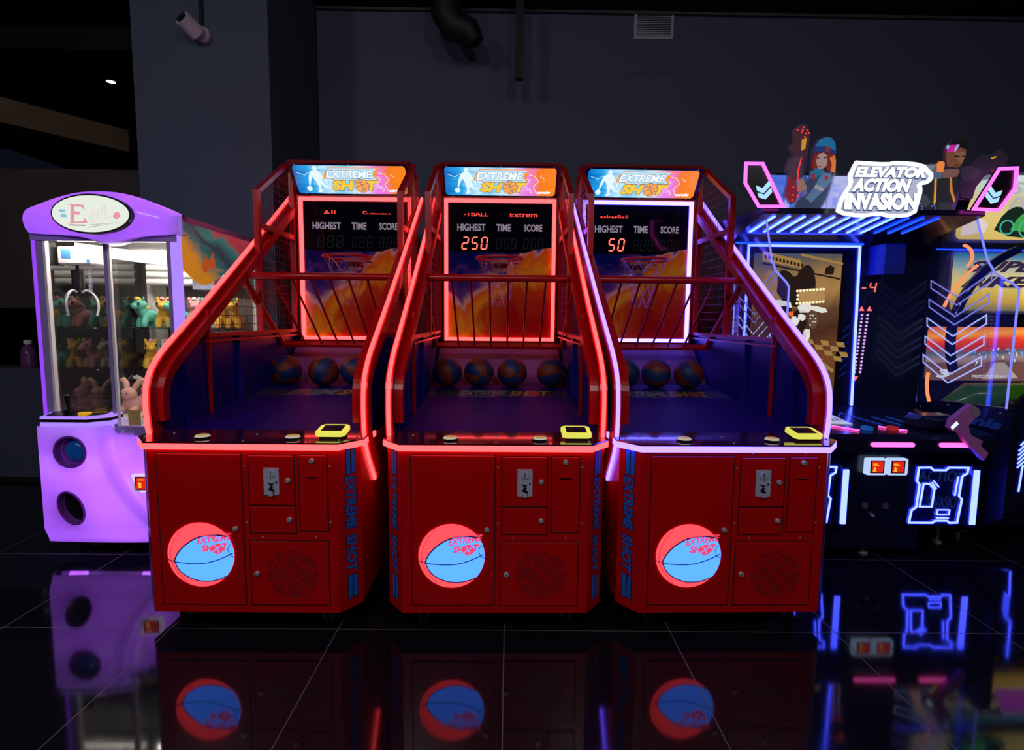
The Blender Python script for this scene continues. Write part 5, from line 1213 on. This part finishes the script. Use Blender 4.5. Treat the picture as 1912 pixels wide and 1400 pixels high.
ml_ = [((.035, .04, .05), D, [(60, 1230), (160, 980), (240, 880), (250, 700), (480, 700), (700, 680), (690, 900), (640, 1050), (610, 1240)]),
       ((.10, .11, .14), D, [(190, 960), (290, 940), (360, 1040), (300, 1110), (180, 1060)]), ((.07, .08, .10), D, [(470, 1040), (620, 1050), (610, 1230), (450, 1230)]),
       ((.14, .22, .32), .3, [(200, 620), (250, 545), (390, 530), (480, 560), (470, 720), (380, 740), (250, 720)]), ((.38, .42, .44), .25, [(230, 590), (300, 540), (380, 550), (300, 670)]),
       ((.42, .20, .16), .2, [(470, 610), (660, 590), (700, 630), (660, 700), (480, 720)]),
       ((.9, .25, .05), .7, [(385, 530), (410, 500), (470, 498), (490, 530), (475, 640), (395, 640)]), ((.9, .40, .03), .6, [(372, 730), (398, 730), (412, 1050), (385, 1075), (380, 900)]), ((.8, .30, .05), .5, [(568, 710), (592, 710), (615, 880), (668, 1020), (645, 1045), (580, 880)]),
       ((.38, .14, .06), .22, [(490, 380), (600, 340), (680, 300), (745, 340), (740, 440), (700, 540), (655, 580), (520, 565), (490, 450)]), ((.50, .24, .15), .2, [(600, 380), (740, 370), (735, 440), (700, 530), (640, 470)]),
       ((.03, .01, .01), .1, [(600, 420), (670, 428), (665, 442), (600, 436)]), ((.03, .01, .01), .1, [(690, 430), (735, 420), (730, 436), (692, 444)]), ((.25, .03, .04), .1, [(610, 545), (660, 540), (655, 556), (615, 558)]),
       ((.015, .014, .014), .1, [(505, 300), (560, 215), (690, 170), (760, 230), (762, 340), (700, 330), (640, 290), (560, 290)]),
       ((.55, .02, .30), .7, [(480, 290), (640, 278), (600, 375), (490, 378)]), ((.15, .65, .75), .7, [(482, 290), (515, 288), (510, 330), (480, 335)]), ((.35, .45, .9), .7, [(610, 282), (645, 280), (600, 370), (580, 360)]),
       ((.035, .03, .055), D, [(680, 600), (830, 560), (900, 480), (940, 440), (1060, 405), (1120, 400), (1140, 360), (1200, 345), (1290, 430), (1270, 530), (1230, 600), (1190, 690), (1100, 650), (1000, 690), (900, 850), (870, 1000), (720, 980), (690, 800)]),
       ((.07, .05, .10), .2, [(700, 590), (820, 560), (930, 590), (960, 640), (860, 760), (740, 760), (690, 680)]), ((.8, .40, .03), .5, [(1060, 450), (1125, 425), (1130, 445), (1070, 470)]), ((.5, .03, .05), .5, [(1070, 612), (1200, 620), (1200, 636), (1075, 630)])]
for a, b_ in [(165, 1060), (190, 1080), (215, 1110), (215, 1150), (205, 1210), (90, 1205), (340, 1105), (370, 1095), (385, 1130), (385, 1160), (330, 1170), (305, 1210), (378, 1225)]:
    ml_.append(((.08, .25, 1), 1.1, circ(a, b_, 9, 8)))
cut('figure_cutout', ml_, z6, [(50, 1240), (140, 980), (220, 880), (190, 600), (250, 530), (380, 515), (410, 490), (480, 495), (470, 300), (520, 240), (690, 155), (775, 230), (770, 400), (720, 560), (830, 540), (940, 425), (1100, 385), (1180, 335), (1300, 420), (1290, 520), (1200, 700), (1000, 740), (900, 860), (880, 1010), (720, 1000), (630, 1240)])

# ---------------------------------------------------------------- motorbike racing game behind
RX, RY = 4.15, 4.62
race = empty('racing_game', (RX, RY, 0), 0, 'motorbike racing game with sunset boards and green fairing, at the right edge', 'arcade machine')
R_ = lambda X, Y, Z: (X-RX, Y-RY, Z)
FR = plane(R_(0, 4.58, 0), (1, 0, 0), (0, 0, 1))
MB().box(R_(4.25, 4.85, 1.32), (1.40, .50, 2.60)).build('tower', M_BLKM, race)
A_R1 = art('green_rider_board', [(0, (.80, .55, .15)), (.35, (.85, .68, .22)), (.6, (.75, .62, .30)), (.8, (.6, .75, .7)), (1, (.7, .9, .95))], (.1, 0, .9), 3, .12, es=.85, rough=.2, base=0)
A_R2 = art('sunset_board', [(0, (.10, .16, .10)), (.18, (.80, .45, .05)), (.38, (1, .72, .10)), (.55, (.85, .70, .25)), (.72, (.35, .50, .45)), (.9, (.04, .22, .40)), (1, (.02, .08, .2))], (.05, 0, .95), 2.2, .10, es=.85, rough=.2, base=0)
A_R3 = art('city_race_screen', [(0, (.10, .05, .06)), (.22, (.16, .08, .08)), (.38, (.35, .22, .20)), (.5, (.08, .12, .18)), (.60, (.5, .02, .02)), (.72, (.9, .06, .02)), (.82, (1, .35, .04)), (1, (.6, .02, .04))], (-.1, 0, 1.0), 4.5, .12, es=1.0, rough=.1, base=0)
for (x0, x1, z0, z1, mt, nm) in ((3.60, 4.90, 2.13, 2.66, A_R1, 'title_board'), (3.60, 4.90, 1.56, 2.05, A_R2, 'lower_board'), (3.44, 4.90, .985, 1.45, A_R3, 'game_screen')):
    o = MB().prism(rrect(x0, z0, x1, z1, .05), FR, .03, 0, 0).build(nm, mt, race)
    MB().strip(rrect(x0, z0, x1, z1, .05), FR, .022, .045, 0, 0, True).build('board_frame', M_STEEL if nm != 'game_screen' else M_BLACK, o)
    if nm == 'title_board':
        mb = MB(); put_text(mb, 'SUPER', FR, 4.02, 2.50, 4.65, 2.60, .032, 0, .04, .35); put_text(mb, 'BIKES', FR, 4.02, 2.38, 4.60, 2.48, .032, 0, .04, .35); mb.build('board_title', em('board_grey_letters', (.45, .45, .42), 1), o)
        mb = MB(); mb.prism([(3.66, 2.17), (3.86, 2.20), (3.88, 2.27), (3.75, 2.36), (3.68, 2.32)], FR, .001, 0, .031); mb.build('board_sketch', em('board_pale_print', (.75, .62, .62), 1), o)
        gm = [em('board_black', (.01, .02, .015), 1), em('board_green', (.05, .35, .06), 1), em('board_teal_line', (.05, .45, .30), 1)]; mb = MB()
        mb.prism(smoothpath([(3.93, 2.22), (4.0, 2.36), (4.12, 2.42), (4.20, 2.34), (4.30, 2.44), (4.45, 2.40), (4.48, 2.22), (4.30, 2.15), (4.05, 2.17)], 1), FR, .001, 0, .032)
        mb.prism(smoothpath([(4.06, 2.22), (4.12, 2.33), (4.22, 2.38), (4.30, 2.30), (4.24, 2.20)], 1), FR, .001, 1, .034)
        for c_ in ((4.03, 2.24, .055), (4.20, 2.23, .07), (4.36, 2.30, .08)): mb.strip(circ(*c_[:2], c_[2], 20), FR, .012, .001, 2, .036, True)
        mb.build('rider_picture', gm, o)
    if nm == 'lower_board':
        mb = MB()
        for s, a, b_, c_, d_ in (('SUPER', 3.74, 1.885, 4.42, 1.975), ('BIKES', 3.70, 1.76, 4.40, 1.85)):
            put_text(mb, s, FR, a-.006, b_-.008, c_+.006, d_+.006, .032, 1, .06, .45); put_text(mb, s, FR, a, b_, c_, d_, .034, 0, .045, .45)
        mb.prism([(4.30, 1.72), (4.75, 1.72), (4.80, 1.93), (4.42, 1.95)], FR, .001, 2, .036); mb.build('board_title', [em('board_dark_letters', (.03, .02, .05), 1), em('board_letter_edge', (.5, .4, .25), 1), em('board_magenta_print', (.65, .08, .75), 1)], o)
    if nm == 'game_screen':
        mb = MB(); rn = random.Random(5)
        for i in range(70): a, b_ = rn.uniform(3.85, 4.85), rn.gauss(1.20, .035); s_ = rn.uniform(.004, .012); mb.prism([(a, b_), (a+s_, b_), (a+s_, b_+s_*2), (a, b_+s_*2)], FR, .001, 0 if i % 3 else 1, .032)
        tag(mb.build('city_lights', [em('city_blue', (.10, .35, .75), 1.1), em('city_white', (.7, .8, .9), 1)], o), kind='stuff')
        mb = MB(); mb.prism([(3.46, 1.0), (4.85, 1.0), (4.85, 1.10), (4.1, 1.17), (3.8, 1.13), (3.46, 1.15)], FR, .001, 0, .0315); mb.prism([(3.95, 1.01), (4.25, 1.02), (4.12, 1.15), (4.04, 1.15)], FR, .001, 1, .033); mb.build('road', [em('road_brown', (.16, .07, .06), 1), em('road_pale', (.42, .33, .30), 1)], o)
        mb = MB(); put_text(mb, '3', FR, 3.56, 1.02, 3.68, 1.09, .034, 0, .06, .2); put_text(mb, 'PRESS TO PLAY', FR, 3.86, 1.02, 4.15, 1.045, .035, 0, .02, .1); mb.build('screen_text', em('screen_pale_text', (.75, .70, .68), 1), o)
# curved light tubes at the left of the tower
def arc3(cx, cz, r, a0, a1, y, n=16, rz_=None): return [R_(cx+r*math.cos(math.radians(a0+(a1-a0)*i/(n-1))), y, cz+(rz_ or r)*math.sin(math.radians(a0+(a1-a0)*i/(n-1)))) for i in range(n)]
O_L = em('orange_rope_light', (1, .30, .10), 1.4)
MB().tube(arc3(4.10, 1.35, .72, 128, 160, 4.35), .012, 8).build('rope_light', O_L, race, True); MB().tube(arc3(3.52, 1.98, .09, -50, 80, 4.35), .012, 8).build('rope_light', O_L, race, True)
MB().tube(arc3(3.75, 1.02, .45, 172, 222, 4.30), .012, 8).build('rope_light', O_L, race, True)
MB().tube(arc3(4.22, 1.35, .74, 112, 200, 4.33, 22), .035, 12).build('blue_arc_tube', noisy('glossy_blue_tube', (.01, .03, .25), .1, 8, .1, coat=.6), race, True)
MB().tube([R_(3.44, 4.5, 2.055), R_(4.15, 4.5, 2.055)], .006, 6).build('blue_line_light', N_BLUE2, race)
# green fairing and wheel of the ride-on bike
GR = noisy('lime_green_fairing', (.10, .42, .02), .25, 6, .15, coat=.5)
mb = MB(); mb.tube([R_(3.44, 4.30, .80), R_(3.60, 4.25, .90), R_(3.95, 4.2, .92), R_(4.4, 4.2, .94), R_(4.8, 4.2, .88)], [.06, .11, .10, .15, .12], 16); mb.ell(R_(4.45, 3.95, .78), (.24, .30, .20), 18); mb.build('fairing', GR, race, True)
MB().ell(R_(3.95, 4.10, .86), (.20, .14, .055), 16).build('windshield', mat('dark_windshield', (.01, .03, .05), .05, coat=.8), race, True)
MB().box(R_(3.95, 4.25, .52), (1.0, .7, .46), 0, None, .05).build('ride_base', M_NAVY, race)
MB().box(R_(4.15, 4.2, .16), (1.5, .9, .26), 0, None, .03).build('platform', M_NAVY, race)
# foreground side panel with stepped blue line
FQ = plane(R_(0, 3.80, 0), (1, 0, 0), (0, 0, 1))
MB().prism([(3.40, .03), (3.85, .03), (3.95, .95), (3.62, .98), (3.45, .80)], FQ, .03, 0, -.03).build('kick_panel', M_NAVY, race)
mb = MB(); mb.strip([(3.675, .95), (3.672, .68), (3.615, .62)], FQ, .009, .006); mb.strip([(3.645, .48), (3.62, .10)], FQ, .009, .006); mb.build('panel_neon', N_BLUE, race)
for i in range(5):
    mb = MB(); mb.strip([(3.650, .625-.030*i), (3.605, .58-.030*i)], FQ, .007, .006); mb.build('panel_neon', N_BLUE, race)
MB().tube([R_(3.25, 3.95, .015), R_(3.35, 3.93, .05), R_(3.55, 3.95, .012)], .014, 8).build('foot_bracket', M_GREYM, race, True); MB().cyl(R_(3.34, 3.93, 0), R_(3.34, 3.93, .12), .016, 12).build('levelling_foot', M_GREYM, race, True)
